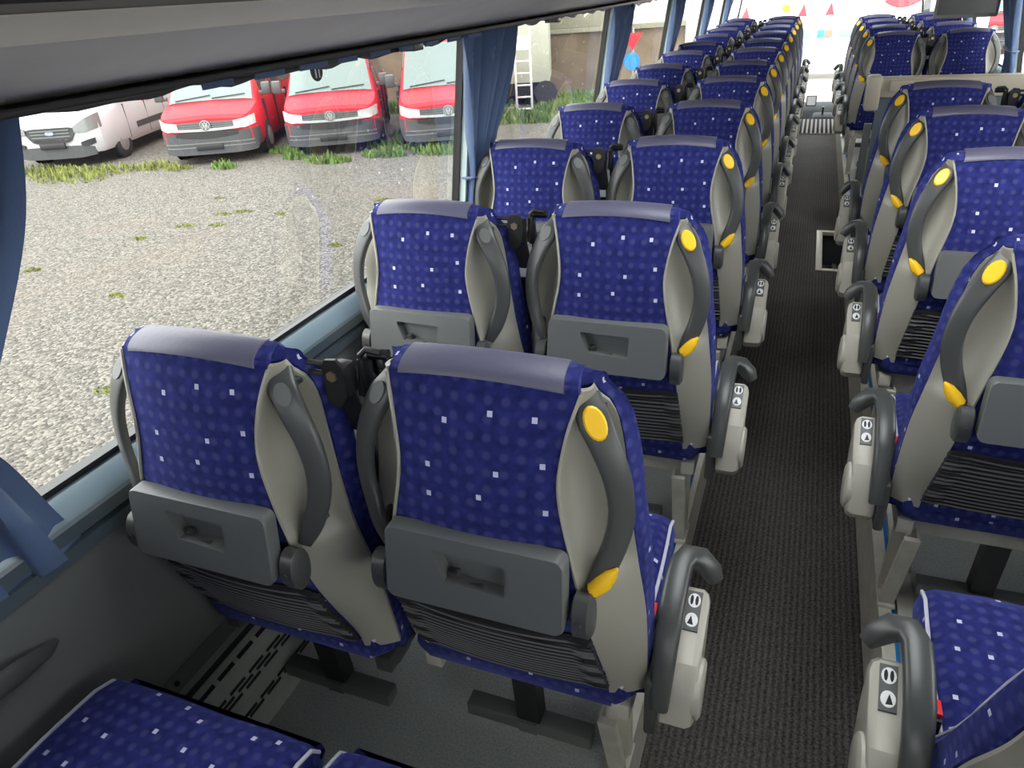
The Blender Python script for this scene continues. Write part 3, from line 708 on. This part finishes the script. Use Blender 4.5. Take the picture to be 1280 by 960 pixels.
# ------------------------------------------------------------------ curtains
def curtain(name, label, y_top, y_tie, y_bot, ztie=.92, zb=.66, mir=False, npl=7, loose=False):
    """pleated curtain: spans in y at top, tie and hem"""
    b = MB(); nu, nv = npl * 8, 26
    f = catmull([0, .25, .62, .72, 1], [0, .28, .9, 1.0, 1.0])
    def P(u, v):
        z = 1.352 + (zb - 1.352) * v
        vt = (1.352 - ztie) / (1.352 - zb)
        if v < vt: k = f(.72 * v / vt); a = y_top[0] + (y_tie[0] - y_top[0]) * k; c = y_top[1] + (y_tie[1] - y_top[1]) * k
        else:
            k = (v - vt) / (1 - vt); k = k ** .8; a = y_tie[0] + (y_bot[0] - y_tie[0]) * k; c = y_tie[1] + (y_bot[1] - y_tie[1]) * k
        w = c - a; am = (.024 + .003 * math.sin(3 * v + 5 * u)) * (1 - .4 * v / vt if v < vt else .6 - .3 * (v - vt) / (1 - vt))
        x = gx(max(z, .776)) + .042 + (.012 * (v - vt) / (1 - vt) if v > vt else 0) + am * math.sin(2 * PI * npl * (u + .04 * math.sin(4 * v))) + .006 * math.sin(2 * PI * u * 2.3 + 1)
        y = a + w * (u + .018 * math.sin(2 * PI * npl * u * 2 + 2 * v))
        return Vector((mx(x) if mir else x, y, z))
    b.slab(P, nu, nv, (.0025, 0, 0))
    yc = sum(y_tie) / 2
    t = empty(name, (0, 0, 0))
    b.build('cloth', 'curtain', t, angle=70)
    x0 = gx(ztie) + .042; xx = mx(x0) if mir else x0
    ring = [(xx + .026 * math.cos(a), yc + (abs(y_tie[1] - y_tie[0]) / 2 + .002) * math.sin(a), ztie + .01 * math.sin(a)) for a in np.linspace(0, 2 * PI, 25)]
    MB().tube(ring, .004, 6, up=(0, 0, 1), rb=.016, caps=False).build('tie_band', 'curtain', t)
    tag(t, label, 'curtain', 'blue window curtains')
curtain('curtain', 'dark blue curtain tied back at the left frame edge, hem over the sill', (.10, .692), (.22, .498), (.02, .578), ztie=.93, zb=.69, npl=6)
NM = ['first', 'second', 'third', 'fourth']
curtain('curtain', 'wide blue pleated curtain between the third red van and the ladder', (2.10, 2.57), (2.20, 2.34), (2.18, 2.35), npl=5)
for i, y in enumerate([4.0, 5.8, 7.6, 9.4]):
    curtain('curtain', f'blue curtain on the vans side, {NM[i]} beyond the ladder window', (y - .06, y + .42), (y - .02, y + .16), (y - .04, y + .18), npl=5)
for i, y in enumerate([5.8, 7.6]):
    curtain('curtain', ['blue tied curtain at the right frame edge beside the monitor', 'blue tied curtain further forward on the monitor side'][i], (y - .10, y + .42), (y - .05, y + .2), (y - .1, y + .26), npl=5, mir=True)

# curtain rail and rolled blind under the left luggage rack
t = empty('curtain_rail', (gx(1.35) + .05, 4, 1.355))
b = MB().box(-.035, .035, -5.3, 6.8, -.006, .006, .002)
b.build('rail', 'black', t)
def rag(u, v):
    y = -3.9 + 7.8 * u; h = .010 + .007 * math.sin(31 * y) * math.sin(7.3 * y + 1) + .008 * max(0, math.sin(2.1 * y + .6)) ** 2
    return Vector((-.012 + .004 * math.sin(40 * y), y, -.004 - h * v))
MB().slab(rag, 240, 3, (.004, 0, 0)).build('rolled_blind', 'black', t, angle=60)
for i, y in enumerate(np.arange(-3.0, -1.8, .135)):
    MB().box(.022, .026, y, y + .075 + .01 * (i % 3), -.017, -.004).build('fabric_tab', 'curtain', t)
for y in (-2.26, -1.1, .25, 1.6):
    MB().box(-.02, .03, y, y + .05, -.022, -.004, .003).build('rail_clip', 'greydark', t)
tag(t, 'black curtain rail with ragged blind under the luggage rack above the vans', 'curtain rail')

# round emergency sticker on the glass
z = 1.325
t = empty('window_sticker', (gx(z) + .004, 1.425, z))
MB().disc((0, 0, 0), (1, 0, .0), .022, .002, seg=24).build('disc', 'black', t)
b = MB().box(.002, .0032, -.008, -.004, -.015, .012).box(.002, .0032, .004, .008, -.015, .012).box(.002, .0032, -.009, -.003, .008, .014)
b.build('white_strokes', 'white', t)
tag(t, 'small round black sticker with white strokes on the glass before the middle red van', 'sticker')

# lip of a moulded pull on the left wall
b = MB(); path = [(-1.06, .49, .555), (-1.04, .46, .566), (-1.025, .40, .585), (-1.02, .32, .60), (-1.02, .1, .60)]
t = MB().tube(path, [.003, .012, .02, .024, .024], 10, rb=[.003, .008, .012, .014, .014]).build('wall_pull', 'greydark')
tag(t, 'dark moulded pull ledge on the grey wall above the bottom left seat', 'ledge')

# convector heater along the left wall
t = empty('convector_heater', (-1.03, 4, 0))
ox = -1.03
P = [(-1.078, .262), (-1.046, .250), (-1.040, .238), (-1.050, .225), (-1.078, .225)]
MB().prism([(x - ox, z) for x, z in P], 'y', -5.3, 5.6).build('top_ledge', 'grey', t)
cov = [(-1.052, .205), (-1.040, .203), (-1.026, .190), (-1.015, .165), (-1.000, .060), (-.995, .0), (-1.003, .0), (-1.052, .19)]
MB().prism([(x - ox, z) for x, z in cov], 'y', -5.3, 5.6).build('cover', 'heater', t)
MB().prism([(x - ox, z) for x, z in [(-1.083, .225), (-1.050, .225), (-1.055, .0), (-1.083, .0)]], 'y', -5.3, 5.6).build('core', 'black', t)
b = MB()
def slotrow(x0, z0, x1, z1, off):
    for i in range(46):
        y = -3.85 + i * .062 + off
        nx, nz = (z0 - z1), (x1 - x0); l = math.hypot(nx, nz); nx, nz = nx / l * .0012, nz / l * .0012
        b.loft([[(x0 - ox, y, z0), (x0 - ox, y + .048, z0), (x1 - ox, y + .048, z1), (x1 - ox, y, z1)], [(x0 + nx - ox, y, z0 + nz), (x0 + nx - ox, y + .048, z0 + nz), (x1 + nx - ox, y + .048, z1 + nz), (x1 + nx - ox, y, z1 + nz)]])
def onface(a): return (-1.015 + .015 * a, .165 - .105 * a)
slotrow(-1.036, .199, -1.029, .193, 0)
for r, a in enumerate((.05, .17, .29, .80, .90)):
    p, q = onface(a), onface(a + .07)
    slotrow(p[0], p[1], q[0], q[1], .02 * r)
o = b.build('vent_slots', 'black', t); tag(o, kind='stuff')
b = MB()
for y in np.arange(-3.9, 1, .18): b.disc((-1.060 - ox, y, .2555), (.2, 0, 1), .005, .004, up=(0, 1, 0), seg=8)
o = b.build('rivets', 'black', t); tag(o, kind='stuff')
tag(t, 'grey slotted convector heater along the foot of the left wall', 'heater')

# ------------------------------------------------------------------ stairwell, partition, rails, step, mat, monitor
t = empty('stairwell_partition', (.72, 4.27, 0))
b = MB().prism([(-.035, -.02), (.035, -.02), (.02, .86), (-.015, .86)], 'x', -.40, .45); b.build('panel', 'partition', t)
MB().box(-.44, .455, -.035, .045, .86, .955, .012).build('top_rail', 'cream', t)
b = MB().box(-.462, -.395, -.06, .05, .80, .965, .014); e = b.build('end_cap', 'cream', t)
MB().box(-.4635, -.4615, -.035, .025, .835, .93).build('slot', 'greydark', e)
MB().box(-.36, -.10, -.055, -.03, .89, .945, .008).build('holder', 'cream', t)
MB().prism([(-.06, .05), (-.02, .05), (-.035, .74), (-.05, .74)], 'x', -.445, -.41).build('side_panel', 'grey', t)
tag(t, 'blue grey stairwell partition with cream top rail and slotted end cap', 'partition')
t = empty('handrail', (.335, 4.55, 0))
b = MB().tube([(.07, .02, .60), (.02, .0, .56), (0, .0, .50), (0, .03, .30), (-.005, .05, .02)], .014, 10); b.build('tube', 'mint', t)
MB().tube([(-.003, .045, .075), (-.003, .048, .055)], .017, 10).build('yellow_tape', 'yellow', t)
MB().tube([(.09, -.10, .70), (.06, -.12, .66), (.05, -.14, .5), (.045, -.16, .02)], .014, 10).build('grey_tube', 'grey', t)
tag(t, 'pale yellowish handrail tube with yellow tape at the stairwell edge', 'handrail')
t = empty('step_well', (.245, 5.085, FZ))
b = MB().box(-.085, -.045, -.425, .425, -.02, .006, .002).box(-.045, .075, .385, .425, -.02, .006, .002).box(-.045, .075, -.425, -.385, -.02, .006, .002)
b.build('frame', 'cream', t)
MB().box(-.045, .60, -.385, .385, -.26, -.24).box(-.047, -.04, -.385, .385, -.24, -.02).build('tread', 'tread', t)
MB().box(.05, .078, -.385, .385, -.24, -.225).build('edge_strip', 'alu', t)
tag(t, 'sunken grey step with cream frame cut into the aisle carpet', 'step')
t = empty('striped_floor_mat', (CX, 9.72, FZ))
MB().box(-.252, .252, -.48, .48, .0005, .012).build('base', 'matlight', t)
b = MB()
for x in np.arange(-.235, .24, .047):
    MB().box(x, x + .026, -.47, .47, .012, .018, .002).build('rubber_stripe', 'rubber', t)
tag(t, 'striped black and grey rubber floor mat at the front end of the aisle', 'mat')

t = empty('ceiling_monitor', (.885, 6.0, 1.25))
b = MB().box(-.185, .185, -.015, .03, -.145, .125, .008); b.build('bezel', 'bezel', t)
MB().box(-.168, .168, -.017, -.014, -.122, .11).build('screen', 'screen', t)
MB().box(-.05, .05, -.01, .03, .12, .20, .006).build('bracket', 'bezel', t)
for o in t.children: o.rotation_euler = (0, 0, 0)
tag(t, 'dark flat monitor hanging from the luggage rack above the window seat', 'monitor')

# front: dashboard, driver's area
t = empty('dashboard', (CX, 11.2, -.7))
prof = [(-.38, 0), (-.38, .28), (-.30, .42), (-.10, .50), (.20, .53), (.36, .50), (.36, 0)]
MB().prism(prof, 'x', -1.1, 1.1).build('body', 'tread', t)
b = MB().box(-.22, -.05, -.40, -.36, .14, .36, .01).box(.0, .22, -.42, -.36, .10, .30, .02); b.build('binnacle', 'grey', t)
for x in np.arange(-.22, .0, .055): MB().box(x, x + .04, -.405, -.395, .30, .345, .003).build('switch', 'red' if x < -.18 else 'shell', t)
MB().box(-.115, .02, -.16, -.14, .52, .66, .006).build('display', 'greydark', t)
MB().box(-.10, .005, -.163, -.158, .535, .645).build('display_face', 'white', t)
tag(t, 'dark dashboard with switches and a small display below the windscreen', 'dashboard')
t = empty('gear_console', (.17, 10.52, -.7))
MB().box(-.12, .14, -.2, .2, 0, .50, .04).build('body', 'tread', t); MB().tube([(0, -.05, .49), (0, -.06, .60)], .012, 8).build('lever', 'black', t)
tag(t, 'low dark console standing between mat and dashboard', 'console')

# ------------------------------------------------------------------ vans outside
def van(style, loc, rz, label, group):
    t = empty('parked_van', loc, rz); paint = 'carwhite' if style == 'w' else 'carred'
    # stations: y, zbot, half width, shoulder z, top half width, top z
    if style == 'w':
        st = [(0.0, .30, .70, .78, .60, .86), (.05, .28, .82, .84, .70, .93), (.20, .27, .93, .92, .80, 1.03), (.50, .27, .97, 1.0, .84, 1.14), (.95, .27, .98, 1.05, .84, 1.26), (1.25, .27, .98, 1.08, .80, 1.48), (1.75, .27, .98, 1.10, .76, 1.86), (2.1, .27, .98, 1.10, .76, 1.95), (4.7, .28, .98, 1.10, .76, 1.96), (4.95, .35, .93, 1.08, .72, 1.86)]
        ws = (.98, 1.72)
    else:
        st = [(0.0, .30, .72, .80, .68, .84), (.05, .28, .84, .85, .78, .90), (.20, .27, .92, .89, .84, .96), (.45, .27, .95, .93, .86, 1.03), (.66, .27, .95, .97, .86, 1.07), (1.1, .27, .95, 1.02, .80, 1.47), (1.50, .27, .95, 1.08, .74, 1.83), (1.85, .27, .95, 1.08, .73, 1.93), (4.6, .28, .95, 1.08, .73, 1.95), (4.85, .35, .90, 1.05, .70, 1.85)]
        ws = (.68, 1.48)
    keys = [s_[0] for s_ in st]; F = [catmull(keys, [s_[k] for s_ in st]) for k in range(1, 6)]
    lin = lambda y: [float(np.interp(y, keys, [s_[k] for s_ in st])) for k in range(1, 6)]
    rings = []
    for y in sorted(set(keys + [.1, .35, .62, .9, 1.3, 1.65, 3, 4])):
        zb, w, zs, wt, zt = lin(y)
        half = [(w * .95, zb), (w, zb + .10), (w * 1.005, (zb + zs) / 2), (w - .01, zs - .08), (w - .035, zs), (wt + (w - wt) * .35, zs + (zt - zs) * .6), (wt, zt - (zt - zs) * .10 - .01), (wt * .86, zt - .006), (0, zt + .02)]
        rings.append([(x, y, z) for x, z in half] + [(-x, y, z) for x, z in half[-2::-1]])
    MB().loft(rings).build('body', paint, t, angle=28)
    def wspt(u, v, d=.008):
        y = ws[0] + (ws[1] - ws[0]) * v; _, w, zs, wt, zt = lin(y)
        x = (2 * u - 1) * (wt - .03)
        return Vector((x, y - d, zt + .02 * (1 - (2 * u - 1) ** 2) - (.012 if abs(2 * u - 1) > .9 else .0) + d))
    MB().slab(wspt, 12, 6, (0, .01, -.004)).build('windscreen', 'carglass', t)
    b = MB().tube([wspt(.08, .03, .02), wspt(.5, .10, .022)], .010, 6).tube([wspt(.52, .03, .02), wspt(.92, .10, .022)], .010, 6); b.build('wiper', 'black', t)
    def fx(x, z):      # front face y at lateral x
        return min(float(np.interp(abs(x), [0, .60, .72, .80, .86, .93, .97], [-.012, .0, .025, .06, .11, .22, .40])), 1)
    def fpatch(poly_top, name, m, d=.02, n=10):
        """poly_top: list of (x, zlow, zhigh) stations across"""
        b = MB()
        b.slab(lambda u, v: (lambda X, a, c: Vector((X, fx(X, 0) - d + (.05 * (a + (c - a) * v - .3) if a + (c - a) * v > .66 else 0), a + (c - a) * v)))(
            float(np.interp(u, np.linspace(0, 1, len(poly_top)), [p[0] for p in poly_top])), float(np.interp(u, np.linspace(0, 1, len(poly_top)), [p[1] for p in poly_top])), float(np.interp(u, np.linspace(0, 1, len(poly_top)), [p[2] for p in poly_top]))), n, 3, (0, .05, 0))
        return b.build(name, m, t)
    if style == 'r':
        bp = fpatch([(-.955, .34, .62), (-.88, .22, .62), (-.5, .20, .60), (0, .20, .58), (.5, .20, .60), (.88, .22, .62), (.955, .34, .62)], 'bumper', 'bumper', .05, 24)
        for z in (.33, .40): MB().slab(lambda u, v, z=z: Vector(((2 * u - 1) * .86, fx((2 * u - 1) * .86, 0) - .058, z + .02 * v)), 16, 1, (0, .012, 0)).build('bumper_rib', 'grey', bp)
        fpatch([(-.60, .55, .61), (-.3, .51, .63), (0, .50, .63), (.3, .51, .63), (.60, .55, .61)], 'lower_grille', 'black', .058)
        MB().slab(lambda u, v: Vector(((2 * u - 1) * .70, fx((2 * u - 1) * .70, 0) - .050,   .632 + .045 * v + .02 * (2 * u - 1) ** 2)), 14, 1, (0, .04, 0)).build('chrome_strip', 'lamp', t)
        gr = fpatch([(-.58, .69, .79), (0, .68, .81), (.58, .69, .79)], 'grille', 'greydark', .035)
        for z in (.70, .74, .775): MB().slab(lambda u, v, z=z: Vector(((2 * u - 1) * .55, fx((2 * u - 1) * .55, 0) - .024, z + .012 * v)), 10, 1, (0, .012, 0)).build('grille_slat', 'grey', gr)
        for sg in (1, -1):
            pl = [(sg * .54, .67, .79), (sg * .74, .65, .82), (sg * .92, .69, .87)]
            fpatch(pl if sg > 0 else pl[::-1], 'headlight', 'lamp', .058, 8)
        em = MB().tube([(0, -.055, .735), (0, -.062, .735)], .10, 20, up=(0, 0, 1)); em = em.build('emblem', 'lamp', t)
        b = MB(); ring = [(.082 * math.cos(a), -.066, .735 + .082 * math.sin(a)) for a in np.linspace(0, 2 * PI, 25)]
        b.tube(ring, .007, 6, up=(0, 1, 0), caps=False)
        for q in ([(-.030, .855), (0, .795), (.030, .855)], [(-.062, .835), (-.028, .715), (0, .775), (.028, .715), (.062, .835)]):
            b.tube([(x, -.066, z_ - .05) for x, z_ in q], .007, 6, up=(0, 1, 0))
        b.build('emblem_letters', 'greydark', em)
    else:
        fpatch([(-.80, .24, .40), (-.5, .20, .44), (0, .20, .44), (.5, .20, .44), (.80, .24, .40)], 'bumper', 'bumper', .03, 18)
        gr = fpatch([(-.50, .68, .78), (-.38, .52, .80), (0, .51, .80), (.38, .52, .80), (.50, .68, .78)], 'grille', 'black', .03, 14)
        for z in (.56, .62, .68, .74): MB().slab(lambda u, v, z=z: Vector(((2 * u - 1) * .40, fx((2 * u - 1) * .40, 0) - .030, z + .022 * v)), 8, 1, (0, .012, 0)).build('grille_slat', 'grey', gr)
        for sg in (1, -1):
            pl = [(sg * .50, .70, .80), (sg * .72, .68, .93), (sg * .94, .74, 1.02)]
            fpatch(pl if sg > 0 else pl[::-1], 'headlight', 'lampdark', .05, 8)
            pl = [(sg * .58, .44, .50), (sg * .72, .42, .54), (sg * .84, .46, .56)]
            fpatch(pl if sg > 0 else pl[::-1], 'fog_lamp', 'black', .045, 6)
        em = MB().tube([(0, -.040, .70), (0, -.048, .70)], .040, 20, up=(0, 0, 1), rb=.10).build('emblem', 'steelblue', t)
        cu = bpy.data.curves.new('emblem_letters', 'FONT'); cu.body = 'Ford'; cu.size = .075; cu.extrude = .001; cu.align_x = 'CENTER'; cu.align_y = 'CENTER'
        tmp = bpy.data.objects.new('emblem_letters', cu); COL.objects.link(tmp)
        dg = bpy.context.evaluated_depsgraph_get(); me = bpy.data.meshes.new_from_object(tmp.evaluated_get(dg)); bpy.data.objects.remove(tmp)
        me.materials.clear(); me.materials.append(M['white'])
        lt = bpy.data.objects.new('emblem_letters', me); COL.objects.link(lt); lt.parent = em; lt.location = (0, -.050, .70); lt.rotation_euler = (PI / 2, 0, 0)
        # red swoosh on the side
        MB().slab(lambda u, v: Vector((.985, 2.25 + .38 * u, .98 + .03 * math.sin(5 * u) + .035 * v * (1 - u))), 10, 1, (-.01, 0, 0)).build('red_swoosh', 'red', t)
        MB().slab(lambda u, v: Vector((.992, 1.7 + 2.0 * u, .50 + .12 * v)), 4, 1, (-.03, 0, 0)).build('side_moulding', 'bumper', t)
    pz = .34 if style == 'r' else .46
    pt = MB().box(-.26, .26, fx(0, 0) - .075, fx(0, 0) - .03, pz - .055, pz + .055, .006).build('plate_holder', 'black', t)
    # wheels, mirrors, side glass
    for sy in (.95, 3.9):
        for sg in (1, -1):
            x = sg * .86
            w_ = MB().tube([(x - .11, sy, .33), (x - .09, sy, .33), (x + .09, sy, .33), (x + .11, sy, .33)], [.29, .33, .33, .29], 24, up=(0, 0, 1)).build('wheel', 'tyre', t)
            MB().tube([(x + sg * .105, sy, .33), (x + sg * .118, sy, .33)], [.20, .18], 20, up=(0, 0, 1)).build('rim', 'rim', w_)
            MB().tube([(x + sg * .06, sy, .36), (x + sg * .085, sy, .36)], .39, 24, up=(0, 0, 1)).build('wheel_arch', 'black', t)
    y0 = ws[0] + .25
    for sg in (1, -1):
        b = MB().box(sg * 1.08 - .09, sg * 1.08 + .09, y0 - .05, y0 + .05, 1.12, 1.36, .03).box(min(sg * .92, sg * 1.02), max(sg * .92, sg * 1.02), y0 - .02, y0 + .03, 1.13, 1.20, .01)
        b.build('mirror', 'greydark', t)
        def sgl(ya, yb, name):
            def q(u, v):
                y = ya + (yb - ya) * u; _, w, zs, wt, zt = lin(y)
                k = .10 + .78 * v; top = min(1, k)
                x = (w - .035) + (wt - (w - .035)) * top; zz = zs + (zt - zs) * k * .92
                return Vector((sg * (x + .012), y, zz))
            MB().slab(q, 6, 4, (-sg * .02, 0, 0)).build(name, 'sideglass', t)
        sgl(ws[0] + .50, ws[0] + 1.25, 'side_window'); sgl(ws[0] + 1.42, 3.2, 'side_window'); sgl(3.3, 4.5, 'side_window')
        b = MB()
        for yy in (ws[0] + .32, ws[0] + 1.34, 3.25): b.box(min(sg * .93, sg * .985), max(sg * .93, sg * .985), yy, yy + .012, .35, 1.04)
        b.build('door_seam', 'black', t)
    tag(t, label, 'van', group)
    return t
RZ = math.radians(19)
GV = 'parked vans in the gravel yard'
van('w', (-14.35, 10.75, GZ), math.radians(22), 'white van with dark slatted grille at the left end of the parked row', GV)
van('r', (-10.93, 11.45, GZ), math.radians(26), 'red van beside the white van, first of the red ones', GV)
van('r', (-8.72, 12.45, GZ), math.radians(28), 'red van in the middle of the row, behind the round window sticker', GV)
v3 = van('r', (-6.42, 13.0, GZ), math.radians(27), 'red van partly covered by the wide pleated curtain beside the ladder', GV)
MB().tube([(-.35, 1.95, 1.93), (-.35, 1.95, 2.10)], .06, 12).build('roof_beacon', 'red', v3)
van('r', (4.9, 27.5, GZ), math.radians(-10), 'red van seen through the right hand window beside the monitor', GV)

# ------------------------------------------------------------------ yard: wall, container, ladder, weeds
def along(p, q, n):
    return [(p[0] + (q[0] - p[0]) * i / n, p[1] + (q[1] - p[1]) * i / n) for i in range(n + 1)]
wa, wb = Vector((-34, 13.2, 0)), Vector((-3.5, 22.6, 0)); L_ = (wb - wa).length; ang = math.atan2(wb.y - wa.y, wb.x - wa.x)
t = MB().box(0, L_, 0, .4, 0, 1.55).build('wall_yard', 'brown'); t.location = (wa.x, wa.y, GZ); t.rotation_euler = (0, 0, ang); tag(t, kind='structure')
for i in range(int(L_ / 3)):
    MB().box(i * 3 + .02, i * 3 + 2.98, -.05, .35, 1.62, 5.2, .02).build('concrete_panel', 'concrete', t)
MB().box(0, L_, -.12, .45, 1.50, 1.62).build('ledge', 'concrete', t)
t = empty('container', (-6.95, 18.5, GZ), ang)
MB().box(-1.3, .72, 0, 2.2, .55, 2.9, .03).build('body', 'box', t)
MB().box(-1.35, .77, -.05, 2.25, 2.85, 2.98, .02).build('roof_edge', 'box', t)
b = MB().box(-.85, -.25, -.02, .02, 1.75, 2.65, .2, 4); b.build('oval_hatch', 'concrete', t)
MB().box(-1.2, .65, .1, 2.1, .25, .55).build('chassis', 'black', t)
for x in (-.8, .6): MB().tube([(x, -.02, .3), (x, .2, .3)], .29, 18).build('wheel', 'tyre', t)
tag(t, 'pale green grey box trailer standing behind the ladder', 'trailer')
t = empty('ladder', (-6.32, 16.9, GZ), ang)
for x in (-.18, .18): MB().box(x - .025, x + .025, -.02, .03, 0, 1.9, .004).build('stile', 'ladder', t)
for k in range(7): MB().box(-.18, .18, -.015, .025, .15 + .26 * k, .19 + .26 * k, .004).build('rung', 'ladder', t)
MB().box(-.16, .16, -.03, -.02, 1.45, 1.72).build('plate', 'white', t)
for o in t.children: o.rotation_euler = (math.radians(-9), 0, 0)
tag(t, 'pale aluminium ladder leaning against the box trailer', 'ladder')

def weeds(name, label, spots, m, hmax, per, cat='weeds'):
    b = MB()
    for (x, y, r) in spots:
        for _ in range(int(per * r)):
            a = random.uniform(0, 2 * PI); d = r * math.sqrt(random.random()) ; px, py = x + d * math.cos(a) * 1.4, y + d * math.sin(a) * .7
            h = hmax * random.uniform(.35, 1) * (1 - .5 * d / r); w = random.uniform(.012, .035); th = random.uniform(0, PI); lx, ly = random.gauss(0, .25) * h, random.gauss(0, .25) * h
            cx_, cy_ = w * math.cos(th), w * math.sin(th)
            b.add([(px - cx_, py - cy_, GZ), (px + cx_, py + cy_, GZ), (px + lx * .5 + cx_, py + ly * .5 + cy_, GZ + h * .6), (px + lx, py + ly, GZ + h)], [(0, 1, 2), (0, 2, 3)])
    tag(b.build(name, m), label, cat, kind='stuff')
weeds('weeds', 'yellow green weeds growing along the front of the white van', [(-14.6, 10.3, .7), (-13.7, 10.4, .6), (-12.9, 10.7, .5), (-13.2, 10.0, .7), (-12.0, 11.0, .4), (-11.4, 10.9, .25), (-15.4, 10.0, .6)], 'dryweed', .22, 260)
weeds('weeds', 'green weeds growing at the wheels of the red vans', [(-8.5, 11.8, .35), (-9.4, 12.0, .2), (-7.6, 12.4, .35), (-9.9, 12.6, .4), (-10.4, 11.1, .2), (-7.2, 13.3, .9), (-7.4, 14.5, .9), (-7.4, 16, .9), (-6.6, 12.7, .4), (-5.5, 13.0, .4)], 'grass', .26, 420)
weeds('grass', 'green grass bank below the yard wall beside the trailer', [(-5.4, 17.6, .9), (-4.6, 18.8, 1.1), (-6.9, 16.6, .8), (-5.6, 19.3, 1.2), (-3.6, 20.0, 1.2), (-8.6, 18.6, 1.0), (-10.3, 18.0, 1.0), (-6.0, 16.2, .5)], 'grass', .38, 700, 'grass')
weeds('weeds', 'small yellowish weeds scattered over the bare gravel', [(random.uniform(-9, -2.5), random.uniform(3, 9.5), random.uniform(.05, .14)) for _ in range(22)], 'dryweed', .05, 320)

# white vehicle and sign beyond the trailer
t = empty('white_truck', (-5.3, 24.2, GZ), ang)
MB().box(-1.0, 3.8, 0, 2.2, .5, 3.1, .05).build('body', 'coach', t)
for y, z in ((0, 2.1), (0, 1.7), (0, 1.3)): MB().box(-.55, -.25, -.02, .02, z, z + .28, .05).build('lamp', 'red', t)
for x in (-.3, 2.9): MB().tube([(x, .0, .45), (x, .3, .45)], .45, 18).build('wheel', 'tyre', t)
tag(t, 'tall white truck body with red lamps parked beyond the trailer', 'truck')
t = empty('road_sign', (-4.55, 20.6, GZ))
MB().tube([(0, 0, 0), (0, 0, 1.6)], .03, 8).build('post', 'rim', t)
MB().prism([(-.26, 1.48), (.26, 1.48), (0, 1.06)], 'y', -.05, -.035).build('red_triangle', 'red', t)
MB().tube([(-.02, -.035, .80), (-.02, -.05, .80)], .22, 22, up=(0, 0, 1)).build('blue_disc', 'blue_line', t)
tag(t, 'road sign post with red triangle above a blue disc', 'sign')

# white coach parked across the view ahead
t = empty('parked_coach', (3.2, 22, GZ))
MB().box(-5.6, 0.6, 0, 2.5, .42, 3.3, .12, 3).build('body', 'coach', t)
MB().box(-5.55, .55, -.03, .02, .42, .62, .01).build('skirt', 'coach', t)
bar = MB().box(-5.2, .3, -.03, .02, 1.06, 1.29, .01).build('trim_band', 'steelblue', t)
for x, m in ((-3.33, 'white'), (-3.15, 'blue_line'), (-2.97, 'brown'), (-2.78, 'white')): MB().box(x - .075, x + .075, -.045, -.02, 1.09, 1.26, .05, 3).build('badge', m, bar)
MB().tube([(-1.36, -.03, 2.33), (-1.36, .01, 2.33)], .65, 32, up=(0, 0, 1)).build('red_roundel', 'red', t)
MB().box(-2.0, -1.1, -.045, -.032, 1.98, 2.04, .0, rot=(-.5, 'Y')).build('roundel_stripe', 'white', bpy.data.objects['red_roundel'] if 'red_roundel' in bpy.data.objects else t)
for x, m in ((-3.65, 'red'), (-3.0, 'red'), (-5.06, 'red')):
    MB().prism([(x - .11, 1.60), (x + .11, 1.60), (x + .02, 1.90)], 'y', -.03, .01).build('lamp', m, t)
MB().tube([(-4.06, -.03, 1.80), (-4.06, .01, 1.80)], .10, 16, up=(0, 0, 1)).build('yellow_lamp', 'yellow', t)
for x in (-4.9, -.6): MB().tube([(x, -.01, .48), (x, .3, .48)], .48, 20, up=(0, 0, 1)).build('wheel', 'tyre', t)
tag(t, 'white coach with red roundel parked across the view ahead of the windscreen', 'coach')
